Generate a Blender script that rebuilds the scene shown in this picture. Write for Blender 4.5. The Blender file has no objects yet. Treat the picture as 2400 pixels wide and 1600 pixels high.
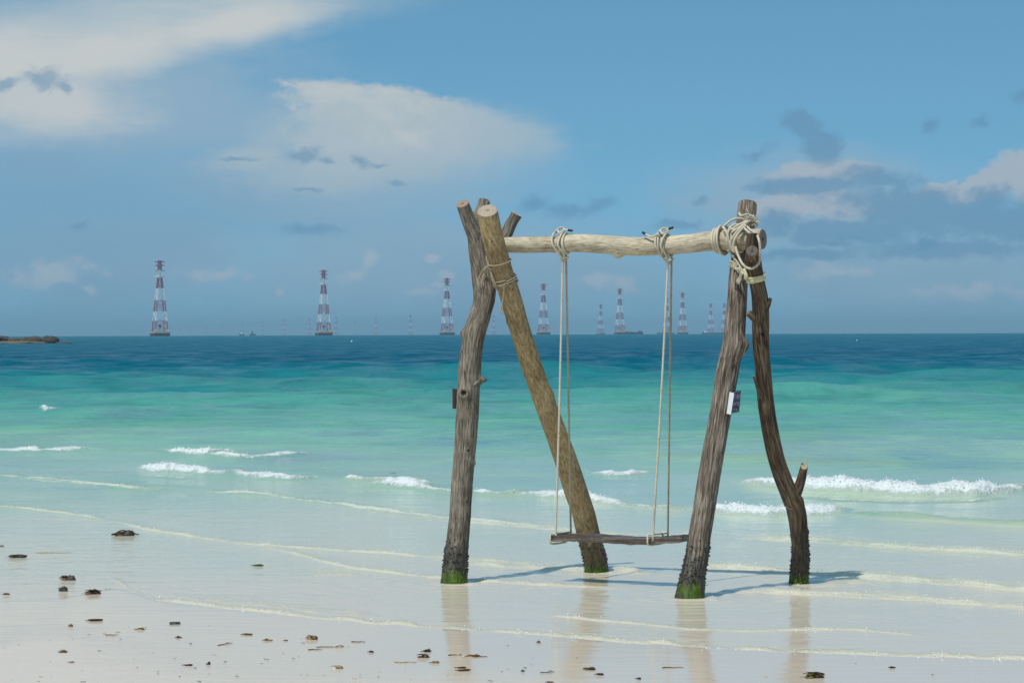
import bpy, math, random
import numpy as np
from mathutils import Vector, Matrix

random.seed(7); rng = np.random.default_rng(7)
scene = bpy.context.scene
COL = scene.collection
R = math.radians

# ------------------------------------------------------------------ camera
F = 6400.0                      # focal length in photograph pixels (2400 wide)
H = 1.73                        # eye height above the water
EARTH = 6371000.0
PITCH = 20.7 / F; ROLL = math.atan(8 / 2400)
fw = Vector((0, math.cos(PITCH), -math.sin(PITCH)))
rt0 = Vector((1, 0, 0)); up0 = rt0.cross(fw)
rt = (rt0 * math.cos(ROLL) - up0 * math.sin(ROLL)).normalized()
up = rt.cross(fw).normalized()
CAM = Vector((0, 0, H))
cam_data = bpy.data.cameras.new('camera'); cam = bpy.data.objects.new('camera', cam_data)
COL.objects.link(cam); scene.camera = cam
cam_data.sensor_width = 36; cam_data.lens = F / 2400 * 36
cam_data.clip_start = 0.1; cam_data.clip_end = 80000
M = Matrix((rt, up, -fw)).transposed().to_4x4(); M.translation = CAM
cam.matrix_world = M

def ray(u, v):
    return fw + rt * ((u - 1200) / F) + up * ((800 - v) / F)
def P(u, v, d):
    return CAM + ray(u, v) * d
def G(u, v, z=0.0):
    r = ray(u, v); t = (z - H) / r.z
    return CAM + r * t

# ------------------------------------------------------------------ world, sun, exposure
SUN_DIR = Vector((0.33, 0.40, -1.0)).normalized()
SKY_STRENGTH = 0.13
world = bpy.data.worlds.new('World'); scene.world = world; world.use_nodes = True
scene.view_settings.view_transform = 'Standard'; scene.view_settings.look = 'None'
scene.view_settings.exposure = 0.15; scene.view_settings.gamma = 1.0
scene.view_settings.use_curve_mapping = False
scene.cycles.use_denoising = True
scene.cycles.max_bounces = 6; scene.cycles.volume_bounces = 0
scene.cycles.sample_clamp_indirect = 4.0
sun_data = bpy.data.lights.new('sun', 'SUN'); sun_data.energy = 3.1; sun_data.angle = R(0.5)
sun_data.color = (1.0, 0.955, 0.87)
sun = bpy.data.objects.new('sun', sun_data); COL.objects.link(sun)
sun.rotation_euler = SUN_DIR.to_track_quat('-Z', 'Y').to_euler(); sun.location = (-8, -10, 25)

class NT:
    """tiny expression builder over a node tree"""
    def __init__(s, tree): s.t = tree; s.n = tree.nodes; s.l = tree.links
    def node(s, kind, **kw):
        nd = s.n.new(kind)
        for k, v in kw.items(): setattr(nd, k, v)
        return nd
    def put(s, sock, v):
        if isinstance(v, bpy.types.NodeSocket): s.l.new(v, sock)
        else: sock.default_value = v
    def m(s, op, *a, clamp=False):
        nd = s.node('ShaderNodeMath', operation=op, use_clamp=clamp)
        for i, v in enumerate(a): s.put(nd.inputs[i], v)
        return nd.outputs[0]
    def ss(s, x, lo, hi, a=0.0, b=1.0):
        nd = s.node('ShaderNodeMapRange', interpolation_type='SMOOTHSTEP')
        for k, v in zip(('Value', 'From Min', 'From Max', 'To Min', 'To Max'), (x, lo, hi, a, b)): s.put(nd.inputs[k], v)
        return nd.outputs[0]
    def noise(s, vec, scale, detail=3.0, rough=0.5, dist=0.0, dims='3D', color=False):
        nd = s.node('ShaderNodeTexNoise', noise_dimensions=dims)
        if vec is not None: s.put(nd.inputs['Vector'], vec)
        s.put(nd.inputs['Scale'], scale); s.put(nd.inputs['Detail'], detail)
        s.put(nd.inputs['Roughness'], rough); s.put(nd.inputs['Distortion'], dist)
        return nd.outputs['Color' if color else 'Fac']
    def mapv(s, vec, loc=(0, 0, 0), rot=(0, 0, 0), scale=(1, 1, 1), kind='POINT'):
        nd = s.node('ShaderNodeMapping', vector_type=kind)
        s.put(nd.inputs['Vector'], vec)
        nd.inputs['Location'].default_value = loc; nd.inputs['Rotation'].default_value = rot
        nd.inputs['Scale'].default_value = scale
        return nd.outputs[0]
    def vm(s, op, a, b=None, out=0, scale=None):
        nd = s.node('ShaderNodeVectorMath', operation=op); s.put(nd.inputs[0], a)
        if b is not None: s.put(nd.inputs[1], b)
        if scale is not None: s.put(nd.inputs['Scale'], scale)
        return nd.outputs[out]
    def mix(s, f, a, b, blend='MIX'):
        nd = s.node('ShaderNodeMix', data_type='RGBA', blend_type=blend)
        for sock, v in ((nd.inputs[0], f), (nd.inputs[6], a), (nd.inputs[7], b)):
            if not isinstance(v, bpy.types.NodeSocket) and sock.type == 'RGBA' and len(v) == 3: v = (*v, 1)
            s.put(sock, v)
        return nd.outputs[2]
    def ramp(s, f, stops, interp='LINEAR'):
        nd = s.node('ShaderNodeValToRGB'); cr = nd.color_ramp; cr.interpolation = interp
        while len(cr.elements) < len(stops): cr.elements.new(0.5)
        for e, (p, c) in zip(cr.elements, stops): e.position = p; e.color = (*c, 1)
        s.put(nd.inputs[0], f); return nd.outputs[0]
    def attr(s, name, out='Fac'):
        nd = s.node('ShaderNodeAttribute', attribute_name=name); return nd.outputs[out]

def lin(r, g, b):
    f = lambda c: c / 12.92 if c <= 0.04045 else ((c + 0.055) / 1.055) ** 2.4
    return tuple(f(c / 255) for c in (r, g, b))

def build_world():
    w = NT(world.node_tree); w.n.clear()
    tc = w.node('ShaderNodeTexCoord').outputs['Generated']
    sep = w.node('ShaderNodeSeparateXYZ'); w.put(sep.inputs[0], tc)
    x, y, z = sep.outputs
    # clear sky: looked up a little above the true elevation, so that the tropical horizon stays blue
    zz = w.m('MULTIPLY_ADD', w.m('ABSOLUTE', z), 1.5, 0.17)
    cb = w.node('ShaderNodeCombineXYZ'); w.put(cb.inputs[0], x); w.put(cb.inputs[1], y); w.put(cb.inputs[2], zz)
    sky = w.node('ShaderNodeTexSky', sky_type='NISHITA', sun_disc=False)
    sky.sun_elevation = math.asin(-SUN_DIR.z); sky.sun_rotation = math.atan2(-SUN_DIR.x, -SUN_DIR.y) % (2 * math.pi)
    sky.air_density = 1.0; sky.dust_density = 0.6; sky.ozone_density = 2.0; sky.altitude = 0
    w.put(sky.inputs[0], w.vm('NORMALIZE', cb.outputs[0]))
    base = w.mix(1.0, sky.outputs[0], SKY_TINT, 'MULTIPLY')
    # azimuth and elevation in 1/6400 rad
    U = w.m('MULTIPLY_ADD', w.m('ARCTAN2', x, y), F, 1200.0)
    E = w.m('MULTIPLY', w.m('ARCSINE', z), F)
    V = w.m('SUBTRACT', 779.0, E)
    cuv = w.node('ShaderNodeCombineXYZ'); w.put(cuv.inputs[0], U); w.put(cuv.inputs[1], V)
    uv = cuv.outputs[0]
    n1 = w.noise(w.mapv(uv, scale=(1 / 110, 1 / 70, 1)), 1.0, 7, 0.58)
    n2 = w.noise(w.mapv(uv, loc=(13, 7, 0), scale=(1 / 420, 1 / 200, 1)), 1.0, 5, 0.6, 0.4)
    nc = w.noise(w.mapv(uv, scale=(1 / 60, 1 / 50, 1)), 1.0, 4, 0.6, color=True)
    wv = w.vm('ADD', uv, w.vm('MULTIPLY', w.vm('SUBTRACT', nc, (0.5, 0.5, 0.5)), (58, 44, 0)))
    def blobs(lst, soft=False):
        acc = None
        for (bu, bv, a, b, rot) in lst:
            ln = w.vm('LENGTH', w.mapv(wv if not soft else uv, (bu, bv, 0), (0, 0, R(rot)), (a, b, 1), 'TEXTURE'), out=1)
            f = w.m('SUBTRACT', 1.0, ln)
            acc = f if acc is None else w.m('SMOOTH_MAX' if False else 'MAXIMUM', acc, f)
        return w.m('MAXIMUM', acc, -1.0)
    nn1 = w.m('SUBTRACT', n1, 0.5); nn2 = w.m('SUBTRACT', n2, 0.5)
    def add(col, alpha, c, k):
        return w.mix(w.m('MULTIPLY', alpha, k, clamp=True), col, tuple(q / SKY_STRENGTH for q in c))
    col = base
    wisp = w.noise(w.mapv(uv, rot=(0, 0, R(12)), scale=(1 / 330, 1 / 42, 1)), 1.0, 7, 0.62, 0.5)
    nw = w.m('SUBTRACT', wisp, 0.5)
    fine = w.m('SUBTRACT', w.noise(w.mapv(wv, scale=(1 / 46, 1 / 34, 1)), 1.0, 6, 0.62), 0.5)
    # broad pale veils
    veil = blobs([(120, 230, 640, 230, 0), (330, 250, 420, 170, 0), (760, 420, 520, 130, 0), (150, 120, 420, 180, -12), (2150, 660, 520, 130, 0),
                  (1000, 640, 700, 150, 0), (1900, 480, 380, 130, 0), (330, 600, 420, 110, 0)], True)
    a = w.ss(w.m('ADD', w.m('MULTIPLY_ADD', nn2, 1.0, veil), w.m('MULTIPLY', nw, 0.6)), -0.28, 0.62)
    col = add(col, a, lin(140, 168, 188), 0.85)
    low = blobs([(180, 500, 620, 190, 0), (60, 420, 300, 120, 0)], True)
    col = add(col, w.ss(w.m('MULTIPLY_ADD', nn2, 0.9, low), -0.15, 0.7), lin(118, 157, 185), 0.75)
    # low grey blue bank towards the horizon
    a = w.m('MULTIPLY', w.ss(V, 380, 760), w.ss(n2, 0.15, 0.7))
    col = add(col, a, lin(116, 153, 178), 0.75)
    # long streak, upper left
    wl = w.m('ADD', V, w.m('MULTIPLY_ADD', U, 0.219, -185.0))
    wl = w.m('ADD', w.m('MULTIPLY_ADD', nn2, 80, wl), w.m('MULTIPLY', fine, 44))
    a = w.m('MULTIPLY', w.ss(wl, 80, 2), w.ss(wl, -230, -15))
    a = w.m('MULTIPLY', a, w.ss(U, 1150, 500)); a = w.m('MULTIPLY', a, w.ss(U, -1800, -200))
    a = w.m('MULTIPLY', a, w.m('MULTIPLY_ADD', nw, 1.1, 0.95), clamp=True)
    col = add(col, a, lin(180, 190, 193), 0.92)
    bright = blobs([(250, 140, 320, 84, -12), (130, 250, 300, 110, 0), (60, 150, 260, 110, 0), (560, 60, 300, 60, -13)], True)
    col = add(col, w.ss(w.m('ADD', w.m('MULTIPLY_ADD', nn1, 0.7, bright), w.m('MULTIPLY', nw, 0.5)), -0.05, 0.85), lin(194, 197, 195), 0.82)
    # anvil with a crisp upper edge
    q = w.m('MULTIPLY', w.m('SUBTRACT', U, 740.0), 1 / 49.0)
    vt = w.m('MULTIPLY_ADD', q, q, 183.0)
    top = w.ss(w.m('ADD', w.m('MULTIPLY_ADD', nn1, 30, w.m('SUBTRACT', V, vt)), w.m('MULTIPLY', fine, 34)), -4, 20)
    bot = w.ss(w.m('ADD', w.m('MULTIPLY_ADD', nn2, 110, V), w.m('MULTIPLY', nw, 60)), 455, 290)
    lft = w.ss(w.m('ADD', w.m('ADD', w.m('MULTIPLY_ADD', nn1, 230, U), w.m('MULTIPLY', fine, 190)), w.m('MULTIPLY', w.m('ABSOLUTE', w.m('SUBTRACT', V, 320.0)), 0.45)), 670, 765)
    rgt = w.ss(w.m('ADD', w.m('MULTIPLY_ADD', nn2, 200, U), w.m('MULTIPLY', nw, 220)), 1420, 940)
    a = w.m('MULTIPLY', w.m('MULTIPLY', top, bot), w.m('MULTIPLY', lft, rgt))
    shade = w.ss(w.m('ADD', w.m('MULTIPLY', fine, 0.9), w.m('MULTIPLY', nw, 0.8)), -0.35, 0.3)
    col = w.mix(w.m('MULTIPLY', a, 0.95, clamp=True), col, w.mix(shade, tuple(k / SKY_STRENGTH for k in lin(168, 181, 188)), tuple(k / SKY_STRENGTH for k in lin(191, 195, 194))))
    thin = blobs([(800, 395, 380, 84, -4), (600, 370, 170, 50, 0), (1120, 310, 300, 90, 8), (760, 300, 230, 120, 0)], True)
    col = add(col, w.ss(w.m('ADD', w.m('MULTIPLY_ADD', nn1, 0.9, thin), w.m('MULTIPLY', nw, 0.9)), 0.0, 0.9), lin(160, 178, 188), 0.75)
    # white cumulus, right, and the small ones over the horizon
    cum = blobs([(2390, 410, 110, 70, -30), (2290, 445, 120, 38, -18), (2450, 440, 160, 60, 0), (1910, 480, 150, 44, 0), (1800, 492, 80, 30, 0),
                 (1985, 495, 80, 28, 0), (1930, 408, 150, 40, 0), (2180, 452, 70, 18, -20), (0, 312, 24, 18, 0)])
    cl = w.ss(w.m('ADD', w.m('MULTIPLY_ADD', nn1, 0.6, cum), w.m('MULTIPLY', fine, 0.9)), 0.03, 0.38)
    col = add(col, cl, lin(162, 173, 184), 0.88)
    cu2 = blobs([(868, 610, 36, 24, -50), (838, 640, 50, 22, -15), (224, 676, 30, 22, 0), (660, 684, 22, 15, 0), (985, 684, 50, 13, 0),
                 (1012, 606, 30, 12, 0), (1052, 640, 30, 26, 0), (1022, 668, 44, 10, 0), (1395, 655, 60, 26, 0), (1460, 670, 50, 20, 0), (130, 640, 130, 44, 0),
                 (2250, 690, 160, 30, 0), (1960, 640, 120, 24, 0), (520, 640, 120, 22, 0)])
    col = add(col, w.ss(w.m('ADD', w.m('MULTIPLY_ADD', nn1, 1.6, cu2), w.m('MULTIPLY', fine, 2.2)), 0.0, 0.95), lin(160, 175, 187), 0.8)
    # grey blue shaded clouds
    dk = blobs([(2160, 505, 250, 66, 8), (2330, 525, 210, 62, 0), (2010, 550, 160, 40, 0), (1820, 525, 70, 34, 0), (1905, 550, 70, 32, 0),
                (2310, 475, 66, 38, 0), (1880, 296, 56, 36, 30), (1925, 352, 52, 50, 40), (1900, 440, 170, 24, 0), (2060, 425, 110, 28, 10), (2200, 590, 260, 26, 0), (1880, 600, 160, 16, 0)], False)
    col = add(col, w.ss(w.m('ADD', w.m('MULTIPLY_ADD', nn1, 1.2, dk), w.m('MULTIPLY', fine, 1.4)), -0.22, 0.55), lin(100, 142, 173), 0.82)
    pf = blobs([(108, 194, 66, 32, 5), (165, 212, 30, 16, 30), (22, 206, 44, 24, 0), (712, 368, 62, 23, -8), (770, 380, 36, 11, 0), (846, 374, 38, 18, 28), (890, 388, 34, 9, 0),
                (922, 431, 34, 9, 0), (560, 372, 50, 7, 0), (720, 446, 40, 7, 0), (2172, 300, 28, 20, 0), (2292, 296, 30, 18, 0), (2395, 236, 60, 26, -20),
                (1250, 480, 50, 28, 0), (1330, 496, 80, 26, -5), (1410, 482, 44, 26, -20), (1590, 528, 70, 15, 0), (1640, 470, 36, 16, 0),
                (2000, 560, 46, 12, 0), (1945, 577, 46, 9, 0), (2160, 582, 44, 16, 0), (1770, 365, 64, 20, -25),
                (190, 530, 50, 17, 0), (730, 540, 100, 17, 0)])
    col = add(col, w.ss(w.m('ADD', w.m('MULTIPLY_ADD', nn1, 1.6, pf), w.m('MULTIPLY', fine, 1.9)), -0.10, 0.95), lin(92, 136, 170), 0.60)
    # the same kind of broken fair weather cloud over the rest of the sky
    dm = w.m('ADD', w.m('MAXIMUM', z, 0.0), 0.16)
    pl = w.node('ShaderNodeCombineXYZ'); w.put(pl.inputs[0], w.m('DIVIDE', x, dm)); w.put(pl.inputs[1], w.m('DIVIDE', y, dm))
    n3 = w.noise(pl.outputs[0], 0.9, 6, 0.58)
    a = w.m('MULTIPLY', w.ss(n3, 0.50, 0.72), w.ss(z, 0.12, 0.24))
    col = add(col, a, lin(170, 182, 190), 0.8)
    bg = w.node('ShaderNodeBackground'); w.put(bg.inputs[0], col); bg.inputs[1].default_value = SKY_STRENGTH
    out = w.node('ShaderNodeOutputWorld'); w.l.new(bg.outputs[0], out.inputs[0])
SKY_TINT = (0.61, 0.945, 0.905)
build_world()

# ------------------------------------------------------------------ numpy noise
def _hash(ix, iy, iz, seed):
    n = (ix.astype(np.uint32) * np.uint32(374761393) + iy.astype(np.uint32) * np.uint32(668265263)
         + iz.astype(np.uint32) * np.uint32(2246822519) + np.uint32(seed * 3266489917 & 0xffffffff))
    n = (n ^ (n >> np.uint32(13))) * np.uint32(1274126177)
    n = (n ^ (n >> np.uint32(16))) * np.uint32(2654435769)
    return (n >> np.uint32(8)).astype(np.float64) / float(1 << 24)
def vnoise(p, seed=0):
    """value noise in -1..1, p is (N,2) or (N,3)"""
    p = np.asarray(p, float)
    if p.shape[1] == 2: p = np.c_[p, np.zeros(len(p))]; two = True
    else: two = False
    i = np.floor(p); f = p - i; f = f * f * f * (f * (f * 6 - 15) + 10); i = i.astype(np.int64)
    res = 0
    for dz in ((0,) if two else (0, 1)):
        wz = 1.0 if two else (f[:, 2] if dz else 1 - f[:, 2])
        for dy in (0, 1):
            wy = f[:, 1] if dy else 1 - f[:, 1]
            for dx in (0, 1):
                wx = f[:, 0] if dx else 1 - f[:, 0]
                res = res + wx * wy * wz * _hash(i[:, 0] + dx, i[:, 1] + dy, i[:, 2] + dz, seed)
    return res * 2 - 1
def fbm(p, octv=4, seed=0, gain=0.5):
    r = 0; a = 1; t = 0; p = np.asarray(p, float)
    for k in range(octv):
        r = r + a * vnoise(p * 2 ** k + 17.3 * k, seed + k); t += a; a *= gain
    return r / t
def sstep(x, a, b):
    t = np.clip((x - a) / (b - a), 0, 1); return t * t * (3 - 2 * t)

# ------------------------------------------------------------------ object helpers
def tag(o, label=None, cat=None, group=None, kind=None):
    if label: o['label'] = label
    if cat: o['category'] = cat
    if group: o['group'] = group
    if kind: o['kind'] = kind
    return o
def empty(name, loc=(0, 0, 0)):
    o = bpy.data.objects.new(name, None); COL.objects.link(o); o.location = loc
    o.empty_display_size = 0.1; return o
def mesh_np(name, verts, faces, smooth=True, mats=(), midx=None, attrs=None):
    """verts (N,3); faces: (M,4)/(M,3) array or list of such arrays"""
    me = bpy.data.meshes.new(name)
    fl = [np.asarray(f, np.int32) for f in (faces if isinstance(faces, list) else [faces]) if len(f)]
    verts = np.asarray(verts, np.float32)
    loops = np.concatenate([f.ravel() for f in fl]); tot = np.concatenate([np.full(len(f), f.shape[1], np.int32) for f in fl])
    st = np.concatenate([[0], np.cumsum(tot)[:-1]]).astype(np.int32)
    me.vertices.add(len(verts)); me.vertices.foreach_set('co', verts.ravel())
    me.loops.add(len(loops)); me.loops.foreach_set('vertex_index', loops)
    me.polygons.add(len(tot)); me.polygons.foreach_set('loop_start', st); me.polygons.foreach_set('loop_total', tot)
    for m in mats: me.materials.append(m)
    if midx is not None: me.polygons.foreach_set('material_index', np.asarray(midx, np.int32))
    me.polygons.foreach_set('use_smooth', np.full(len(tot), smooth, bool))
    for k, v in (attrs or {}).items():
        v = np.asarray(v, np.float32)
        a = me.attributes.new(k, 'FLOAT_VECTOR' if v.ndim == 2 else 'FLOAT', 'POINT')
        a.data.foreach_set('vector' if v.ndim == 2 else 'value', v.ravel())
    me.update(calc_edges=True); me.validate()
    return me
def link(name, me, parent=None, loc=None):
    o = bpy.data.objects.new(name, me); COL.objects.link(o)
    if parent is not None: o.parent = parent
    if loc is not None: o.location = loc
    return o
def child_world(o, parent):
    """parent without moving: geometry was written in world space"""
    o.parent = parent; o.matrix_parent_inverse = Matrix.Translation(-Vector(parent.location)); return o
class MB:
    """collects simple solids"""
    def __init__(s): s.v = []; s.f = []; s.m = []; s.k = 0
    def add(s, v, f, mi=0):
        n = len(s.v); s.v += [tuple(q) for q in v]; s.f += [tuple(i + n for i in q) for q in f]; s.m += [mi] * len(f)
    def bar(s, p, q, w, d=None, mi=0, upv=(0, 0, 1)):
        p = Vector(p); q = Vector(q); t = (q - p).normalized(); a = Vector(upv)
        if abs(t.dot(a)) > 0.95: a = Vector((0, 1, 0))
        s1 = t.cross(a).normalized() * (w / 2); s2 = t.cross(s1).normalized() * ((d or w) / 2)
        vs = [c + i * s1 + j * s2 for c in (p, q) for i, j in ((-1, -1), (1, -1), (1, 1), (-1, 1))]
        s.add(vs, [(3, 2, 1, 0), (4, 5, 6, 7), (0, 1, 5, 4), (1, 2, 6, 5), (2, 3, 7, 6), (3, 0, 4, 7)], mi)
    def box(s, lo, hi, mi=0, taper=1.0):
        (x0, y0, z0), (x1, y1, z1) = lo, hi; cx, cy = (x0 + x1) / 2, (y0 + y1) / 2
        b = [(x0, y0), (x1, y0), (x1, y1), (x0, y1)]
        vs = [(cx + (x - cx) * taper, cy + (y - cy) * taper, z0) for x, y in b] + [(x, y, z1) for x, y in b]
        s.add(vs, [(3, 2, 1, 0), (4, 5, 6, 7), (0, 1, 5, 4), (1, 2, 6, 5), (2, 3, 7, 6), (3, 0, 4, 7)], mi)
    def cyl(s, p, q, r, n=8, mi=0, r2=None):
        p = Vector(p); q = Vector(q); t = (q - p).normalized(); a = Vector((0, 0, 1)) if abs(t.z) < 0.9 else Vector((0, 1, 0))
        s1 = t.cross(a).normalized(); s2 = t.cross(s1)
        vs = [c + (s1 * math.cos(2 * math.pi * k / n) + s2 * math.sin(2 * math.pi * k / n)) * rr for c, rr in ((p, r), (q, r2 or r)) for k in range(n)]
        s.add(vs, [(k, (k + 1) % n, n + (k + 1) % n, n + k) for k in range(n)] + [tuple(range(n))[::-1], tuple(range(n, 2 * n))], mi)
    def mesh(s, name, mats, smooth=False):
        me = bpy.data.meshes.new(name); me.from_pydata(s.v, [], s.f)
        for m in mats: me.materials.append(m)
        me.polygons.foreach_set('material_index', s.m)
        me.polygons.foreach_set('use_smooth', [smooth] * len(s.f)); me.update(); return me

# ------------------------------------------------------------------ materials
def new_mat(name):
    m = bpy.data.materials.new(name); m.use_nodes = True; t = NT(m.node_tree); t.n.clear()
    b = t.node('ShaderNodeBsdfPrincipled'); o = t.node('ShaderNodeOutputMaterial'); t.l.new(b.outputs[0], o.inputs[0])
    return m, t, b
def simple_mat(name, c, rough=0.6, spec=0.4, var=0.0, scale=8.0, bump=0.0):
    m, t, b = new_mat(name)
    b.inputs['Roughness'].default_value = rough; b.inputs['Specular IOR Level'].default_value = spec
    if var:
        tc = t.node('ShaderNodeTexCoord').outputs['Object']
        n = t.noise(tc, scale, 5, 0.6)
        t.put(b.inputs['Base Color'], t.mix(n, tuple(q * (1 - var) for q in c), tuple(min(1, q * (1 + var)) for q in c)))
        if bump:
            bp = t.node('ShaderNodeBump'); bp.inputs['Strength'].default_value = bump; bp.inputs['Distance'].default_value = 0.004
            t.put(bp.inputs['Height'], n); t.l.new(bp.outputs[0], b.inputs['Normal'])
    else: b.inputs['Base Color'].default_value = (*c, 1)
    return m
def bark_mat(name, dark, mid, light, fscale=95.0, stretch=0.10, speck=0.0, blotch=None, bump=0.6, crk=0.8):
    m, t, b = new_mat(name)
    bk = t.attr('bark', 'Vector')
    v1 = t.mapv(bk, scale=(1, 1, stretch))
    n1 = t.noise(v1, fscale, 7, 0.62, 0.3)
    n2 = t.noise(t.mapv(bk, scale=(1, 1, 0.45)), 9.0, 4, 0.6)
    n3 = t.noise(bk, 210, 3, 0.6)
    f = t.m('ADD', n1, t.m('MULTIPLY', t.m('SUBTRACT', n2, 0.5), 0.35))
    c = t.ramp(f, [(0.30, dark), (0.48, mid), (0.70, light)])
    if speck:
        c = t.mix(t.m('MULTIPLY', t.ss(n3, 0.62, 0.74), speck), c, tuple(q * 1.9 for q in mid))
        c = t.mix(t.m('MULTIPLY', t.ss(n3, 0.40, 0.30), speck), c, dark)
    if blotch:
        c = t.mix(t.m('MULTIPLY', t.ss(n2, 0.60, 0.72), 0.75), c, blotch)
    n4 = t.noise(t.mapv(bk, scale=(1, 1, stretch * 0.55)), fscale * 0.28, 5, 0.6, 0.6)
    crack = t.ss(t.m('ABSOLUTE', t.m('SUBTRACT', n4, 0.5)), 0.022, 0.004)
    c = t.mix(t.m('MULTIPLY', crack, crk), c, tuple(q * 0.55 for q in dark))
    n5 = t.noise(bk, 3.1, 3, 0.6)
    c = t.mix(1.0, c, t.ramp(n5, [(0.34, (0.72, 0.70, 0.68)), (0.5, (1, 1, 1)), (0.68, (1.22, 1.2, 1.16))]), 'MULTIPLY')
    hole = t.attr('hole')
    c = t.mix(t.ss(hole, 0.2, 0.7), c, tuple(q * 0.35 for q in dark))
    # weed and barnacle band at the foot
    sp = t.node('ShaderNodeSeparateXYZ'); t.put(sp.inputs[0], t.node('ShaderNodeNewGeometry').outputs['Position'])
    nz = t.m('SUBTRACT', t.noise(bk, 16, 4, 0.6), 0.5)
    zz = t.m('ADD', t.m('MULTIPLY_ADD', nz, 0.30, sp.outputs[2]), t.m('MULTIPLY', t.m('SUBTRACT', n5, 0.5), 0.55))
    crust = t.ss(zz, 0.36, 0.20)
    cc = t.ramp(n3, [(0.38, (0.006, 0.006, 0.005)), (0.56, (0.022, 0.022, 0.017)), (0.72, (0.085, 0.09, 0.07))])
    c = t.mix(t.m('MULTIPLY', crust, 0.72), c, cc)
    grn = t.ss(t.m('ADD', t.m('MULTIPLY_ADD', nz, 0.40, sp.outputs[2]), t.m('MULTIPLY', t.m('SUBTRACT', n5, 0.5), 0.34)), 0.095, 0.01)
    gc = t.ramp(n1, [(0.3, (0.012, 0.03, 0.003)), (0.6, (0.065, 0.12, 0.005)), (0.8, (0.13, 0.19, 0.012))])
    c = t.mix(grn, c, gc)
    t.put(b.inputs['Base Color'], c)
    t.put(b.inputs['Roughness'], t.m('MULTIPLY_ADD', crust, -0.35, 0.85)); b.inputs['Specular IOR Level'].default_value = 0.25
    bp = t.node('ShaderNodeBump'); bp.inputs['Strength'].default_value = bump; bp.inputs['Distance'].default_value = 0.006
    t.put(bp.inputs['Height'], t.m('ADD', n1, t.m('MULTIPLY', n3, 0.4))); t.l.new(bp.outputs[0], b.inputs['Normal'])
    return m
def cut_mat(name, c1, c2, heart):
    m, t, b = new_mat(name)
    cp = t.attr('bark', 'Vector'); cap = t.attr('cap')
    w = t.node('ShaderNodeTexWave', wave_type='RINGS', rings_direction='Z'); t.put(w.inputs[0], cp)
    w.inputs['Scale'].default_value = 26; w.inputs['Distortion'].default_value = 2.5; w.inputs['Detail'].default_value = 3
    n = t.noise(cp, 30, 5, 0.6)
    c = t.mix(w.outputs['Fac'], c1, c2); c = t.mix(t.ss(n, 0.5, 0.8), c, tuple(q * 0.6 for q in c1))
    c = t.mix(t.ss(cap, 0.32, 0.12), c, heart)
    t.put(b.inputs['Base Color'], c); b.inputs['Roughness'].default_value = 0.8
    return m

BARK_A = bark_mat('grey bark', (0.055, 0.043, 0.031), (0.165, 0.137, 0.103), (0.34, 0.30, 0.245), 95, 0.11, 0.5)
BARK_B = bark_mat('smooth tan bark', (0.15, 0.102, 0.047), (0.305, 0.217, 0.108), (0.45, 0.345, 0.19), 75, 0.35, 0.75, (0.12, 0.08, 0.036), 0.35, 0.3)
BARK_C = bark_mat('weathered brown bark', (0.038, 0.026, 0.019), (0.135, 0.103, 0.078), (0.37, 0.32, 0.26), 85, 0.07, 0.15, (0.085, 0.05, 0.036))
BARK_D = bark_mat('dark brown bark', (0.022, 0.014, 0.009), (0.088, 0.058, 0.036), (0.22, 0.165, 0.11), 85, 0.08, 0.15, (0.06, 0.026, 0.015))
BARK_BEAM = bark_mat('bleached wood', (0.29, 0.225, 0.145), (0.47, 0.40, 0.29), (0.62, 0.555, 0.44), 90, 0.16, 0.5, None, 0.6, 0.55)
CUT_TAN = cut_mat('cut tan wood', (0.33, 0.26, 0.185), (0.43, 0.345, 0.255), (0.24, 0.18, 0.12))
CUT_RED = cut_mat('cut reddish wood', (0.26, 0.17, 0.11), (0.34, 0.24, 0.16), (0.16, 0.05, 0.03))
CUT_DARK = cut_mat('cut dark wood', (0.075, 0.058, 0.045), (0.15, 0.125, 0.10), (0.04, 0.03, 0.025))
CUT_GREY = cut_mat('cut grey wood', (0.12, 0.095, 0.075), (0.22, 0.185, 0.15), (0.06, 0.045, 0.035))
def rope_mat(name, c):
    m, t, b = new_mat(name)
    tc = t.node('ShaderNodeTexCoord').outputs['Object']
    n = t.noise(tc, 120, 4, 0.6); n2 = t.noise(tc, 9, 3, 0.5)
    f = t.m('ADD', t.m('MULTIPLY', n, 0.6), t.m('MULTIPLY', n2, 0.4))
    t.put(b.inputs['Base Color'], t.ramp(f, [(0.32, tuple(q * 0.55 for q in c)), (0.5, c), (0.68, tuple(min(0.85, q * 1.2) for q in c))]))
    b.inputs['Roughness'].default_value = 0.9; b.inputs['Specular IOR Level'].default_value = 0.15
    return m
ROPE = rope_mat('white rope', (0.53, 0.47, 0.36))
ROPE_TAN = rope_mat('tan rope', (0.40, 0.34, 0.23))
TWINE = rope_mat('grey twine', (0.36, 0.295, 0.20))
STRAP = rope_mat('flat straw strap', (0.52, 0.49, 0.30))
TAPE = simple_mat('black tape', (0.012, 0.012, 0.014), 0.5)
ALGAE = simple_mat('green weed', (0.080, 0.115, 0.004), 0.45, 0.5, 0.6, 30)
BARN = simple_mat('dark barnacle', (0.03, 0.03, 0.025), 0.6, 0.4, 0.7, 60)

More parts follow.
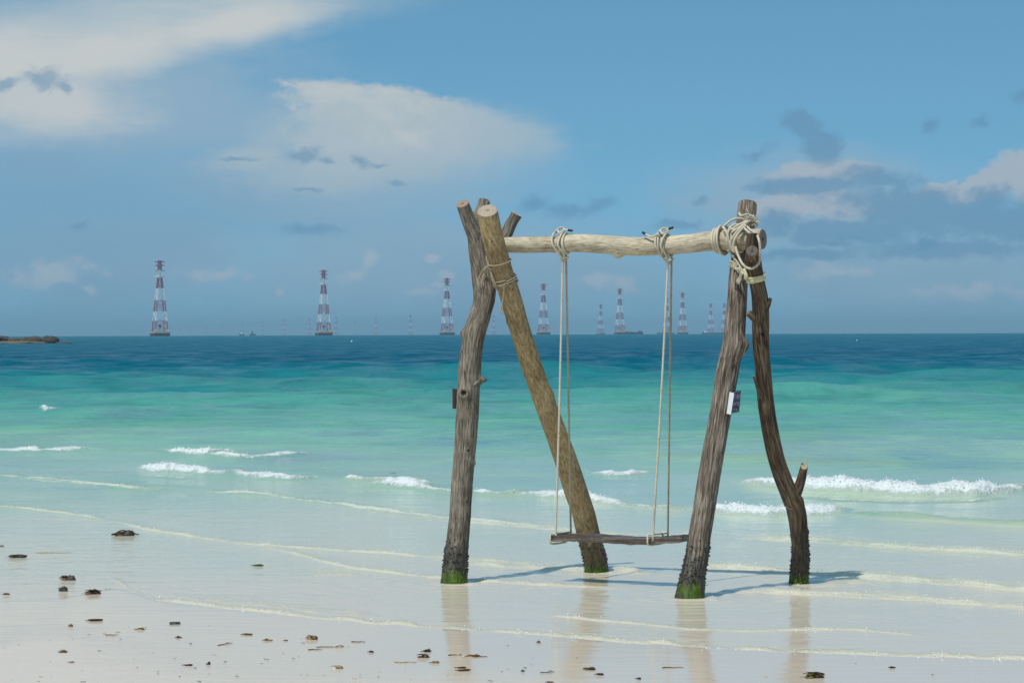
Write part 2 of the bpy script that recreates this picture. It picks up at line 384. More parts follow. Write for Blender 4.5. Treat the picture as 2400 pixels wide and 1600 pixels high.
# ------------------------------------------------------------------ sea
Rw, Cw = 768, 0
S_LINES = dict(
    waterline=[(-900, 1100), (-300, 1158), (0, 1185), (130, 1200), (232, 1214)],
)
EDGE_PX = [(-3000, 1330), (-1500, 1370), (-600, 1398), (0, 1410), (120, 1404), (200, 1392), (258, 1378), (300, 1384), (370, 1408), (520, 1427), (700, 1447), (860, 1462), (1100, 1477),
           (1300, 1492), (1500, 1510), (1800, 1527), (2100, 1539), (2400, 1549), (2900, 1567), (4200, 1600)]
def world_line(pts):
    w = [G(u, v) for u, v in pts]
    return np.array([p.x for p in w]), np.array([p.y for p in w])
EX, EY = world_line(EDGE_PX)
def edge_y(x): return np.interp(x, EX, EY)

# each: points, crest height, front width, back width, foam strength, foam front, foam back, tint(0 white,1 sandy)
WAVES = [
    ([(-500, 1040), (-120, 1052), (0, 1060), (100, 1062), (215, 1058), (260, 1062)], .065, .22, .9, .92, .42, .3, 0),
    ([(200, 1062), (300, 1066), (390, 1072)], .06, .3, 1.0, .15, .3, .2, 0),
    ([(372, 1060), (420, 1070), (480, 1074), (545, 1068), (575, 1070)], .05, .2, .8, .92, .45, .3, 0),
    ([(470, 1074), (560, 1080), (650, 1078), (715, 1074), (740, 1074)], .045, .2, .8, .88, .38, .28, 0),
    ([(312, 1098), (360, 1108), (430, 1110), (500, 1114), (560, 1116)], .06, .20, .8, 1.0, .5, .42, 0),
    ([(520, 1110), (600, 1122), (680, 1126), (740, 1122), (780, 1118)], .055, .2, .7, .9, .4, .3, 0),
    ([(745, 1122), (850, 1134), (950, 1146), (1050, 1150), (1110, 1152)], .05, .2, .6, .68, .3, .2, .2),
    ([(840, 1136), (960, 1150), (1100, 1160), (1200, 1164), (1260, 1156)], .05, .2, .6, .80, .3, .25, 0),
    ([(1350, 1104), (1400, 1112), (1460, 1116), (1520, 1112), (1545, 1110)], .06, .2, .8, .95, .4, .35, 0),
    ([(1180, 1160), (1290, 1170), (1400, 1180), (1520, 1194), (1640, 1200)], .06, .2, .7, .92, .42, .4, .1),
    ([(1600, 1196), (1700, 1204), (1800, 1210), (1900, 1208), (2010, 1200)], .065, .2, .7, .95, .42, .4, 0),
    ([(1940, 1206), (2060, 1216), (2200, 1222), (2400, 1236), (2800, 1250)], .045, .25, .8, .35, .3, .12, .3),
    ([(1715, 1134), (1785, 1142), (1850, 1151), (2000, 1160), (2150, 1166), (2280, 1166), (2360, 1158), (2420, 1150)], .115, .26, 1.0, 1.05, .50, .55, 0),
    ([(1840, 1166), (1950, 1176), (2100, 1182), (2280, 1180), (2380, 1168)], .015, .15, .4, .62, .14, .18, .2),
    ([(330, 1118), (430, 1124), (560, 1130)], .012, .15, .4, .6, .14, .2, .2),
    ([(2380, 1150), (2500, 1160), (2700, 1166)], .06, .3, 1.0, .3, .5, .3, 0),
    ([(84, 972), (110, 980), (150, 978), (175, 974)], .06, .35, 1.2, .82, .6, .3, 0),
    ([(0, 985), (300, 980), (700, 960), (1200, 975), (1700, 968), (2400, 980)], .07, .7, 2.5, .06, .3, .2, 0),
    ([(-300, 935), (300, 945), (900, 935), (1500, 948), (2000, 938), (2700, 950)], .07, .9, 3.0, .05, .3, .2, 0),
    ([(400, 1030), (800, 1024), (1200, 1034), (1700, 1040), (2500, 1044)], .05, .5, 1.6, .08, .3, .2, 0),
    ([(1500, 1080), (1700, 1086), (1900, 1092), (2200, 1098)], .05, .4, 1.4, .25, .3, .15, .3),
    # swash lines
    ([(-400, 1090), (0, 1119), (130, 1129), (270, 1146), (400, 1154), (440, 1156)], 0.0126, .12, .5, 0.72, .15, .20, .7),
    ([(430, 1155), (520, 1158), (620, 1161), (750, 1181), (900, 1201), (1040, 1216), (1150, 1226), (1320, 1240)], 0.0147, .12, .5, 0.82, .15, .26, .55),
    ([(-300, 1158), (0, 1187), (130, 1202), (280, 1222), (340, 1242), (470, 1262), (600, 1279), (800, 1293), (1000, 1306), (1130, 1316), (1260, 1326), (1420, 1332)], 0.0084, .06, .4, 0.72, .08, .17, .9),
    ([(590, 1279), (640, 1288), (700, 1302), (770, 1322), (840, 1336), (920, 1344), (1010, 1353), (1120, 1362), (1260, 1371), (1400, 1378), (1500, 1380)], 0.0076, .06, .4, 0.68, .08, .15, .95),
    ([(235, 1338), (258, 1353), (300, 1379), (370, 1403), (520, 1422), (700, 1442), (860, 1457), (1100, 1472), (1300, 1487), (1500, 1505), (1800, 1522), (2100, 1534), (2400, 1544), (2900, 1562)], 0.0067, .05, .35, 0.76, .05, .13, 1.0),
    ([(1230, 1431), (1320, 1446), (1420, 1456), (1520, 1463), (1600, 1471), (1750, 1478), (2000, 1476), (2130, 1487), (2200, 1492)], 0.0050, .05, .3, 0.62, .06, .10, 1.0),
    ([(1780, 1262), (1950, 1269), (2100, 1286), (2400, 1306), (2800, 1330)], 0.0147, .12, .5, 0.70, .12, .22, .7),
    ([(1540, 1325), (1700, 1334), (1850, 1344), (2000, 1352), (2200, 1366), (2400, 1388), (2800, 1400)], 0.0126, .1, .5, 0.72, .12, .22, .75),
    ([(1660, 1384), (1830, 1393), (1980, 1396), (2150, 1406), (2400, 1427), (2800, 1440)], 0.0105, .08, .4, 0.68, .10, .2, .8),
    ([(1000, 1318), (1140, 1326), (1280, 1334), (1400, 1340), (1500, 1342)], 0.0105, .08, .4, 0.65, .10, .2, .8),
    ([(1900, 1378), (1950, 1372), (1985, 1366), (2030, 1366), (2080, 1374)], 0.0231, .10, .22, 0.30, .08, .06, .4),
    ([(1400, 1340), (1440, 1337), (1480, 1338), (1540, 1344)], 0.0147, .08, .2, 0.42, .06, .06, .4),
    ([(1700, 1262), (1900, 1270), (2100, 1286), (2400, 1304), (2800, 1330)], .006, .1, .6, .56, 0.135, 0.600, .8),
    ([(1480, 1328), (1700, 1338), (1900, 1350), (2150, 1366), (2400, 1386), (2800, 1400)], .006, .1, .6, .56, 0.135, 0.550, .8),
    ([(1680, 1386), (1900, 1396), (2150, 1408), (2400, 1428), (2800, 1440)], .005, .1, .6, .54, 0.108, 0.420, .9),
    ([(900, 1212), (1080, 1224), (1300, 1242), (1500, 1256), (1700, 1250)], .006, .1, .6, .52, 0.135, 0.500, .7),
    ([(980, 1310), (1200, 1330), (1420, 1342), (1640, 1350)], .005, .1, .5, .55, 0.108, 0.400, .85),
    ([(0, 1124), (200, 1140), (400, 1158)], .005, .1, .5, .50, 0.108, 0.450, .7),
    ([(300, 1380), (420, 1398), (600, 1418), (800, 1440), (1000, 1452)], 0.0025, .05, .3, 0.35, .25, .4, 1.0),
    ([(640, 1340), (760, 1346), (900, 1352)], 0.0025, .05, .3, 0.30, .3, .3, 1.0),
]
WLINES = []
for w in WAVES:
    x, y = world_line(w[0]); WLINES.append((x, y) + tuple(w[1:]))

def chop(x, y, res):
    """sum of small wind waves running towards the beach; res = local grid spacing in y"""
    r = np.random.default_rng(11); z = np.zeros_like(x)
    depthf = (0.05 + 0.42 * sstep(y, 24, 40) + 2.1 * sstep(y, 36, 100)) * sstep(y - edge_y(x), 0.3, 6)
    gust = 0.75 + 0.45 * fbm(np.c_[x / 22, y / 30], 3, 5)
    for k in range(64):
        lam = 0.55 * (16 / 0.55) ** ((k + r.random()) / 64)
        th = r.normal(0, 0.55); kx = 2 * math.pi / lam * math.sin(th); ky = 2 * math.pi / lam * math.cos(th)
        lamy = 2 * math.pi / max(abs(ky), 1e-3)
        att = np.clip((lamy / res - 2.5) / 3.0, 0, 1)
        a = 0.0048 * lam ** 0.72 * (0.6 + 0.8 * r.random())
        ph = r.random() * 6.283
        s = np.sin(kx * x + ky * y + ph); s = s + 0.35 * s * s
        z += a * s * att
    return z * depthf * gust

def build_sea():
    dt = 4 / F; core = np.arange(-0.235, 0.2351, dt)
    o = 0.235 + np.cumsum(dt * 1.22 ** np.arange(1, 36)); o = o[o < 2.2]
    t = np.concatenate([-o[::-1], core, o])
    ys = [12.3]
    while ys[-1] < 26000:
        yy = ys[-1]; v = 11072 / yy
        st = (1.5 if v > 470 else 1.15) * yy * yy / 11072
        ys.append(yy + min(max(st, .018), 0.06 * yy))
    ys = np.array(ys); dy = np.gradient(ys)
    X = (ys[:, None] * t[None, :]); Y = np.repeat(ys[:, None], len(t), 1); D = np.repeat(dy[:, None], len(t), 1)
    sh = X.shape; x = X.ravel(); y = Y.ravel(); d = D.ravel()
    near = y < 900
    z = np.zeros_like(x); foam = np.zeros_like(x); sandy = np.zeros_like(x); ridge = np.zeros_like(x)
    xn, yn, dn = x[near], y[near], d[near]
    zn = chop(xn, yn, dn)
    # ripples over the shallows
    rip = 0.0022 * fbm(np.c_[xn * 3.2, yn * 2.2], 3, 21) * np.clip(1.5 - yn / 60, 0, 1) * sstep(yn - edge_y(xn), 0.15, 1.2)
    zn = zn + rip
    fo = np.zeros_like(xn); sa = np.zeros_like(xn); rg = np.zeros_like(xn)
    m = yn < 90; xm, ym = xn[m], yn[m]; zm, fm, sm, rm = zn[m], fo[m], sa[m], rg[m]
    nx1 = vnoise(np.c_[xm * 1.7, np.zeros_like(xm)], 3); nx2 = vnoise(np.c_[xm * 6.0, ym * 0.6], 4)
    nf = fbm(np.c_[xm * 9, ym * 5], 3, 8); nh = fbm(np.c_[xm * 16, ym * 8], 3, 9)
    for (lx, ly, amp, wf, wb, fs, ff, fb, tint) in WLINES:
        lo, hi = lx.min(), lx.max()
        s = (xm > lo) & (xm < hi)
        if not s.any(): continue
        yl = np.interp(xm[s], lx, ly); big = fs > 0.75
        yl = yl + (0.07 if big else 0.02) * nx2[s] + 0.05 * nx1[s]
        dd = ym[s] - yl
        tp = min(max(0.16 * (hi - lo), 0.5), 0.46 * (hi - lo))
        env = sstep(xm[s], lo, lo + tp) * sstep(xm[s], hi, hi - tp)
        ea = env ** 0.5 * (1 + 0.28 * nx1[s] + 0.20 * nx2[s]); ee = env ** 0.3 * (1 + (0.14 if big else 0.30) * nx1[s] + (0.16 if big else 0.40) * nx2[s])
        pr = np.where(dd > 0, np.exp(-(dd / wb) ** 2), np.exp(-(dd / wf) ** 2))
        zm[s] += amp * ea * pr
        fmv = fs * np.clip(ee, 0, 1.3) * np.where(dd > 0, np.exp(-(dd / (fb * 1.2)) ** 2), np.exp(-(dd / (ff * 0.7)) ** 2))
        # thin lacy foam trailing behind the crest
        new = fmv > fm[s]
        sm[s] = np.where(new, tint, sm[s]); fm[s] = np.maximum(fm[s], fmv)
        rm[s] = np.maximum(rm[s], np.clip(pr * ea, 0, 1) * (0.9 if amp > .012 else 0.35) * np.where(ym[s] > 40, .15, 1))
    heavy = np.clip(fm - 0.55, 0, 1) * (1 - sm)
    zm += heavy * (0.060 * nh + 0.035 * nf) + 0.006 * np.clip(fm, 0, 1) * nf
    # rings and a little wash round the feet of the posts
    for (pu, pv, pr_) in ((1064, 1367, .09), (1400, 1342, .085), (1616, 1400, .10), (1872, 1368, .07)):
        c0 = G(pu, pv); dx, dy = xm - c0.x, ym - c0.y; q = np.sqrt(dx * dx + dy * dy) - pr_
        zm += 0.0055 * np.cos(2 * math.pi * q / 0.20 + 1.5 * nx1) * np.exp(-np.clip(q, 0, 9) / 0.42) * (q > -.05)
        wk = np.exp(-((q - 0.05) / 0.09) ** 2) * (0.6 + 0.5 * nf) * sstep(dx, -0.12, 0.16) * 0.8
        sm = np.where(wk > fm, 0.5, sm); fm = np.maximum(fm, wk)
    zn[m], fo[m], sa[m], rg[m] = zm, fm, sm, rm
    # the thin sheet runs out on the sand
    de = yn - edge_y(xn); k = sstep(de, 0.0, 0.5)
    zn = np.maximum(zn * k - 0.0038 * (1 - k), -0.012)
    z[near], foam[near], sandy[near], ridge[near] = zn, fo, sa, rg
    z -= (x * x + y * y) / (2 * EARTH)
    # how far out it is, as pixels below the horizon for this eye height; meandering limits
    mean = np.zeros_like(x); mean[near] = 0.16 * fbm(np.c_[xn / (yn * 0.05 + 1), np.log(yn) * 9], 4, 31) + 0.05 * fbm(np.c_[xn / 3, yn / 4], 3, 33)
    off = 11072 / y * (1 + mean)
    keep = (y > edge_y(x)).reshape(sh)
    nr, nc = sh; idx = np.arange(nr * nc).reshape(sh)
    q = np.stack([idx[:-1, :-1], idx[:-1, 1:], idx[1:, 1:], idx[1:, :-1]], -1)
    kq = keep[:-1, :-1] & keep[:-1, 1:] & keep[1:, 1:] & keep[1:, :-1]
    q = q[kq]
    used = np.zeros(nr * nc, bool); used[q.ravel()] = True
    remap = np.cumsum(used) - 1; q = remap[q]
    V = np.c_[x, y, z][used]
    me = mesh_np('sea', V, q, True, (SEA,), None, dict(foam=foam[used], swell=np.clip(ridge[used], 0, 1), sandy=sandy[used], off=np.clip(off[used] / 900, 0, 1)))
    return tag(link('sea', me), kind='structure'), (xn, yn, zn, fo, sa)

def sea_mat():
    m, t, b = new_mat('sea water')
    off = t.attr('off')
    pos = t.node('ShaderNodeNewGeometry').outputs['Position']
    px = lambda v: (v - 779) / 900
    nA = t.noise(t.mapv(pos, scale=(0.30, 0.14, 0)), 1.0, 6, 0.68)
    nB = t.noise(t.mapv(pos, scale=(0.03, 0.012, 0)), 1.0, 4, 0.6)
    o2 = t.m('MULTIPLY', off, t.m('ADD', 0.79, t.m('ADD', t.m('MULTIPLY', nA, 0.24), t.m('MULTIPLY', nB, 0.18))))  # streak noise shifts the depth colour, partly as painted-in wave shading
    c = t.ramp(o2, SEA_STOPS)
    fo = t.attr('foam'); sa = t.attr('sandy')
    nf = t.noise(t.mapv(pos, scale=(1, 0.55, 1)), 26.0, 4, 0.65)
    nf2 = t.noise(t.mapv(pos, scale=(1, 0.5, 1)), 7.0, 3, 0.6)
    ff = t.m('ADD', fo, t.m('ADD', t.m('MULTIPLY', t.m('SUBTRACT', nf, 0.5), 1.1), t.m('MULTIPLY', t.m('SUBTRACT', nf2, 0.5), 0.85)))
    fs = t.m('ADD', fo, t.m('ADD', t.m('MULTIPLY', t.m('SUBTRACT', nf, 0.5), 0.55), t.m('ADD', t.m('MULTIPLY', t.m('SUBTRACT', nf2, 0.5), 0.75), t.m('MULTIPLY', t.m('SUBTRACT', t.noise(t.mapv(pos, scale=(0.9, 1.4, 0)), 1.0, 4, 0.6), 0.5), 0.7))))
    soft = t.m('MULTIPLY', t.ss(fs, 0.22, 0.92), 0.85)
    k = t.ss(sa, 0.15, 0.5)
    fm = t.m('ADD', t.m('MULTIPLY', t.ss(ff, 0.36, 0.86), t.m('SUBTRACT', 1.0, k)), t.m('MULTIPLY', soft, k))
    fc = t.mix(sa, (0.68, 0.71, 0.70), (0.66, 0.62, 0.46))
    sw = t.attr('swell')
    c = t.mix(t.m('MULTIPLY', t.ss(sw, 0.1, 0.75), 0.75), c, t.mix(t.ss(off, px(1180), px(1330)), (0.24, 0.38, 0.25), (0.50, 0.50, 0.34)))
    gp = t.noise(t.mapv(pos, loc=(5, 3, 0), scale=(0.16, 0.09, 0)), 1.0, 5, 0.62)
    mid = t.m('MULTIPLY', t.ss(off, px(880), px(930)), t.ss(off, px(1210), px(1120)))
    c = t.mix(t.m('MULTIPLY', t.m('MULTIPLY', t.ss(gp, 0.46, 0.72), mid), 0.30), c, t.mix(1.0, c, (1.15, 1.06, 0.62), 'MULTIPLY'))
    s3 = t.noise(t.mapv(pos, scale=(0.75, 1.05, 0)), 1.0, 5, 0.68, 0.3); s4 = t.noise(t.mapv(pos, scale=(0.30, 0.30, 0)), 1.0, 5, 0.7, 0.3)
    tex = t.m('ADD', t.m('MULTIPLY', t.m('SUBTRACT', s3, 0.5), 0.9), t.m('MULTIPLY', t.m('SUBTRACT', s4, 0.5), 1.3))
    c = t.mix(1.0, c, t.ramp(t.m('MULTIPLY_ADD', t.m('MULTIPLY', tex, t.ss(off, px(1160), px(1000))), 1.0, 0.5), [(0.2, (0.72, 0.80, 0.85)), (0.5, (1, 1, 1)), (0.8, (1.30, 1.16, 1.12))]), 'MULTIPLY')  # light and shade of small waves put into the water colour as streaks
    c = t.mix(fm, c, fc)
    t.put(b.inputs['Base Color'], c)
    far = t.ss(off, px(1150), px(930))
    b.inputs['Roughness'].default_value = 0.7; b.inputs['Specular IOR Level'].default_value = 0.0
    # small waves too fine for the mesh
    b1 = t.noise(t.mapv(pos, scale=(1.0, 1.6, 1)), 1.9, 4, 0.62, 0.3)
    b2 = t.noise(t.mapv(pos, scale=(0.9, 1.5, 1)), 9.0, 3, 0.6)
    b3 = t.noise(t.mapv(pos, scale=(0.6, 1.0, 1)), 0.34, 4, 0.6, 0.4)
    hgt = t.m('ADD', t.m('MULTIPLY', b1, t.m('MULTIPLY_ADD', far, 0.09, 0.010)), t.m('MULTIPLY', b2, t.m('MULTIPLY_ADD', far, 0.006, 0.0026)))
    hgt = t.m('ADD', hgt, t.m('MULTIPLY', b3, t.m('MULTIPLY', far, 0.34)))
    hgt = t.m('ADD', hgt, t.m('MULTIPLY', nf, t.m('MULTIPLY', fm, 0.03)))
    bp = t.node('ShaderNodeBump'); bp.inputs['Strength'].default_value = 1.0; bp.inputs['Distance'].default_value = 1.0
    t.put(bp.inputs['Height'], hgt)
    # chop that is finer than a pixel row in depth: the facets tip about at random
    ch = t.noise(t.mapv(pos, scale=(0.55, 0.16, 1)), 1.0, 5, 0.7, 0.2, color=True)
    tip = t.vm('MULTIPLY', t.vm('SUBTRACT', ch, (0.5, 0.5, 0.5)), (0.9, 1.5, 0))
    nrm = t.vm('NORMALIZE', t.vm('ADD', bp.outputs[0], t.vm('SCALE', tip, scale=far)))
    t.l.new(nrm, b.inputs['Normal'])
    # mirror share: full Fresnel over the smooth shallows, much less where rough facets face the viewer
    gl = t.node('ShaderNodeBsdfGlossy'); gl.inputs['Color'].default_value = (1, 1, 1, 1); t.l.new(nrm, gl.inputs['Normal'])
    t.put(gl.inputs['Roughness'], t.m('ADD', t.m('MULTIPLY', fm, 0.45), t.m('MULTIPLY_ADD', far, 0.22, 0.05)))
    fr = t.node('ShaderNodeFresnel'); fr.inputs['IOR'].default_value = 1.33; t.l.new(nrm, fr.inputs['Normal'])
    fac = t.m('MULTIPLY', fr.outputs[0], t.m('MULTIPLY', t.m('MULTIPLY_ADD', far, -0.62, 0.83), t.m('MULTIPLY_ADD', fm, -0.85, 1.0)))
    s1 = t.noise(t.mapv(pos, scale=(0.42, 0.50, 0)), 1.0, 5, 0.65, 0.3); s2 = t.noise(t.mapv(pos, scale=(0.26, 0.11, 0)), 1.0, 5, 0.7, 0.3)
    slick = t.m('ADD', t.m('MULTIPLY', t.ss(s1, 0.42, 0.60), 0.9), t.m('MULTIPLY', t.ss(s2, 0.42, 0.60), 0.9))
    fac = t.m('MULTIPLY', fac, t.m('ADD', 1.0, t.m('MULTIPLY', far, t.m('MULTIPLY_ADD', slick, 1.9, -1.35))), clamp=True)
    mx = t.node('ShaderNodeMixShader'); t.put(mx.inputs[0], fac); t.l.new(b.outputs[0], mx.inputs[1]); t.l.new(gl.outputs[0], mx.inputs[2])
    t.l.new(mx.outputs[0], [n for n in t.n if n.type == 'OUTPUT_MATERIAL'][0].inputs[0])
    return m
def _p(v): return (v - 779) / 900
SEA_STOPS = [(_p(779), (.004, .110, .160)), (_p(800), (.003, .094, .150)), (_p(838), (.002, .080, .132)), (_p(866), (.003, .100, .150)),
             (_p(898), (.016, .165, .188)), (_p(945), (.060, .262, .235)), (_p(1005), (.125, .330, .272)), (_p(1090), (.255, .420, .325)),
             (_p(1165), (.400, .490, .375)), (_p(1245), (.520, .528, .402)), (_p(1350), (.600, .537, .418)), (_p(1550), (.634, .538, .425))]
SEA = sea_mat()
sea, sea_np = build_sea()

# foam and glint dots on the breakers; swash dots stand in for sun glints
def build_foam_and_glints():
    xn, yn, zn, fo, sa = sea_np
    w = np.clip(fo - 0.72, 0, 1) * (sa < 0.15) * (np.abs(xn / yn) < 0.3) * yn ** 2
    s = (w > 0); idx = np.where(s)[0]
    pick = rng.choice(idx, size=min(4000, len(idx)), p=w[idx] / w[idx].sum())
    ph = (1 + 5 ** 0.5) / 2
    iv = np.array([(-1, ph, 0), (1, ph, 0), (-1, -ph, 0), (1, -ph, 0), (0, -1, ph), (0, 1, ph), (0, -1, -ph), (0, 1, -ph), (ph, 0, -1), (ph, 0, 1), (-ph, 0, -1), (-ph, 0, 1)]) / math.hypot(1, ph)
    it = np.array([(0, 11, 5), (0, 5, 1), (0, 1, 7), (0, 7, 10), (0, 10, 11), (1, 5, 9), (5, 11, 4), (11, 10, 2), (10, 7, 6), (7, 1, 8), (3, 9, 4), (3, 4, 2), (3, 2, 6), (3, 6, 8), (3, 8, 9), (4, 9, 5), (2, 4, 11), (6, 2, 10), (8, 6, 7), (9, 8, 1)])
    w2 = np.clip(fo - 0.45, 0, 1) * (sa >= 0.3) * (np.abs(xn / yn) < 0.25) * yn ** 2; i2 = np.where(w2 > 0)[0]  # added white dots along the sandy swash lines imitate sun glints
    pick = np.concatenate([pick, rng.choice(i2, size=min(2600, len(i2)), p=w2[i2] / w2[i2].sum())])
    n = len(pick); c = np.c_[xn[pick], yn[pick], zn[pick] - (yn[pick] ** 2) / (2 * EARTH)]
    c[:, 0] += rng.normal(0, .02, n); c[:, 1] += rng.normal(0, .04, n); c[:, 2] += rng.random(n) ** 2 * 0.02 - 0.003
    r = 0.003 + 0.007 * rng.random(n) ** 3; r[-2600:] *= 0.62
    V = (c[:, None, :] + iv[None] * r[:, None, None] * np.array([1.2, 1.2, .9])).reshape(-1, 3)
    T = (it[None] + (np.arange(n) * 12)[:, None, None]).reshape(-1, 3)
    me = mesh_np('sea_foam_and_glints', V, T, True, (FOAM_GLINT,))
    tag(link('sea_foam_and_glints', me), 'white bubbling foam along the breaking waves, with added dots for swash sun glints', 'foam', kind='stuff')
FOAM_GLINT = simple_mat('foam and glint dots', (0.74, 0.77, 0.77), 0.25, 0.6)
build_foam_and_glints()

# ------------------------------------------------------------------ beach
SL = 0.006
def sand_z(x, y):
    d = edge_y(x) - y
    return np.where(d > 0, SL * d - 0.0015, -0.0015 + 0.03 * d)
def on_sand(u, v):
    z = 0.0
    for _ in range(6):
        p = G(u, v, z); z = float(sand_z(np.array([p.x]), np.array([p.y]))[0])
        if p.y > float(edge_y(p.x)): z = max(z, 0.003)
    return G(u, v, z)
def sand_mat():
    m, t, b = new_mat('wet sand')
    pos = t.node('ShaderNodeNewGeometry').outputs['Position']
    ed = t.attr('edge')
    n1 = t.noise(t.mapv(pos, scale=(0.7, 0.55, 1)), 1.0, 5, 0.6, 0.5)
    n2 = t.noise(t.mapv(pos, scale=(1, 0.6, 1)), 6.0, 4, 0.6)
    ng = t.noise(pos, 140, 3, 0.7)
    damp = t.ss(t.m('ADD', ed, t.m('ADD', t.m('MULTIPLY', t.m('SUBTRACT', n1, 0.5), 4.2), t.m('MULTIPLY', t.m('SUBTRACT', n2, 0.5), 0.9))), 1.5, 4.2)
    c = t.mix(damp, (0.635, 0.537, 0.425), (0.645, 0.56, 0.465))
    c = t.mix(t.m('MULTIPLY', t.ss(ng, 0.45, 0.75), 0.3), c, (0.40, 0.34, 0.27))
    sp = t.noise(pos, 34, 2, 0.5)
    c = t.mix(t.m('MULTIPLY', t.ss(sp, 0.735, 0.79), 0.5), c, (0.22, 0.16, 0.10))
    t.put(b.inputs['Base Color'], c)
    b.inputs['Roughness'].default_value = 0.8; b.inputs['Specular IOR Level'].default_value = 0.0
    bp = t.node('ShaderNodeBump'); bp.inputs['Strength'].default_value = 1.0; bp.inputs['Distance'].default_value = 1.0
    wv = t.noise(t.mapv(pos, scale=(0.8, 2.2, 1)), 3.2, 3, 0.55)
    hg = t.m('ADD', t.m('MULTIPLY', wv, 0.0030), t.m('MULTIPLY', n2, t.m('MULTIPLY_ADD', damp, 0.004, 0.0006)))
    hg = t.m('ADD', hg, t.m('MULTIPLY', ng, t.m('MULTIPLY_ADD', damp, 0.0010, 0.0001)))
    t.put(bp.inputs['Height'], hg); t.l.new(bp.outputs[0], b.inputs['Normal'])
    gl = t.node('ShaderNodeBsdfGlossy'); gl.inputs['Color'].default_value = (1, 1, 1, 1); t.l.new(bp.outputs[0], gl.inputs['Normal'])
    t.put(gl.inputs['Roughness'], t.m('ADD', t.m('MULTIPLY', damp, 0.24), t.m('MULTIPLY_ADD', n2, 0.04, 0.03)))
    fr = t.node('ShaderNodeFresnel'); fr.inputs['IOR'].default_value = 1.33; t.l.new(bp.outputs[0], fr.inputs['Normal'])
    mx = t.node('ShaderNodeMixShader'); t.put(mx.inputs[0], t.m('MULTIPLY', fr.outputs[0], t.m('MULTIPLY_ADD', damp, -0.36, 0.85)))
    t.l.new(b.outputs[0], mx.inputs[1]); t.l.new(gl.outputs[0], mx.inputs[2])
    t.l.new(mx.outputs[0], [n for n in t.n if n.type == 'OUTPUT_MATERIAL'][0].inputs[0])
    return m
def build_beach():
    xs = np.concatenate([-np.geomspace(300, 5.2, 26), np.arange(-5, 5.01, .06), np.geomspace(5.2, 300, 26)])
    ys = np.concatenate([-np.geomspace(200, 2, 14), [0, 2, 4, 5.5, 7], np.arange(8, 34, .08), np.geomspace(34.2, 60, 8)])
    X, Y = np.meshgrid(xs, ys); x = X.ravel(); y = Y.ravel()
    z = sand_z(x, y) + 0.0015 * fbm(np.c_[x * 1.1, y * 1.1], 3, 61) * sstep(edge_y(x) - y, 0.2, 1.2) - 0.03 * sstep(y - edge_y(x), 0.18, 0.5)
    z = np.maximum(z, -1.0)
    nr, nc = X.shape; idx = np.arange(nr * nc).reshape(X.shape)
    q = np.stack([idx[:-1, :-1], idx[:-1, 1:], idx[1:, 1:], idx[1:, :-1]], -1).reshape(-1, 4)
    me = mesh_np('beach_sand', np.c_[x, y, z], q, True, (SAND,), None, dict(edge=np.clip(edge_y(x) - y, -5, 40)))
    tag(link('beach_sand', me), kind='structure')
SAND = sand_mat()
build_beach()

# ------------------------------------------------------------------ swing frame of driftwood logs
def catmull(pts, n):
    pts = np.asarray(pts, float); m = len(pts)
    if m == 2: 
        tt = np.linspace(0, 1, n)[:, None]; return pts[0] * (1 - tt) + pts[1] * tt
    ext = np.vstack([2 * pts[0] - pts[1], pts, 2 * pts[-1] - pts[-2]])
    seg = np.linalg.norm(np.diff(pts[:, :3], axis=0), axis=1); cum = np.concatenate([[0], np.cumsum(seg)])
    s = np.linspace(0, cum[-1], n); k = np.clip(np.searchsorted(cum, s, 'right') - 1, 0, m - 2)
    t = ((s - cum[k]) / np.maximum(seg[k], 1e-9))[:, None]
    p0, p1, p2, p3 = ext[k], ext[k + 1], ext[k + 2], ext[k + 3]
    return 0.5 * (2 * p1 + (p2 - p0) * t + (2 * p0 - 5 * p1 + 4 * p2 - p3) * t ** 2 + (3 * p1 - p0 - 3 * p2 + p3) * t ** 3)

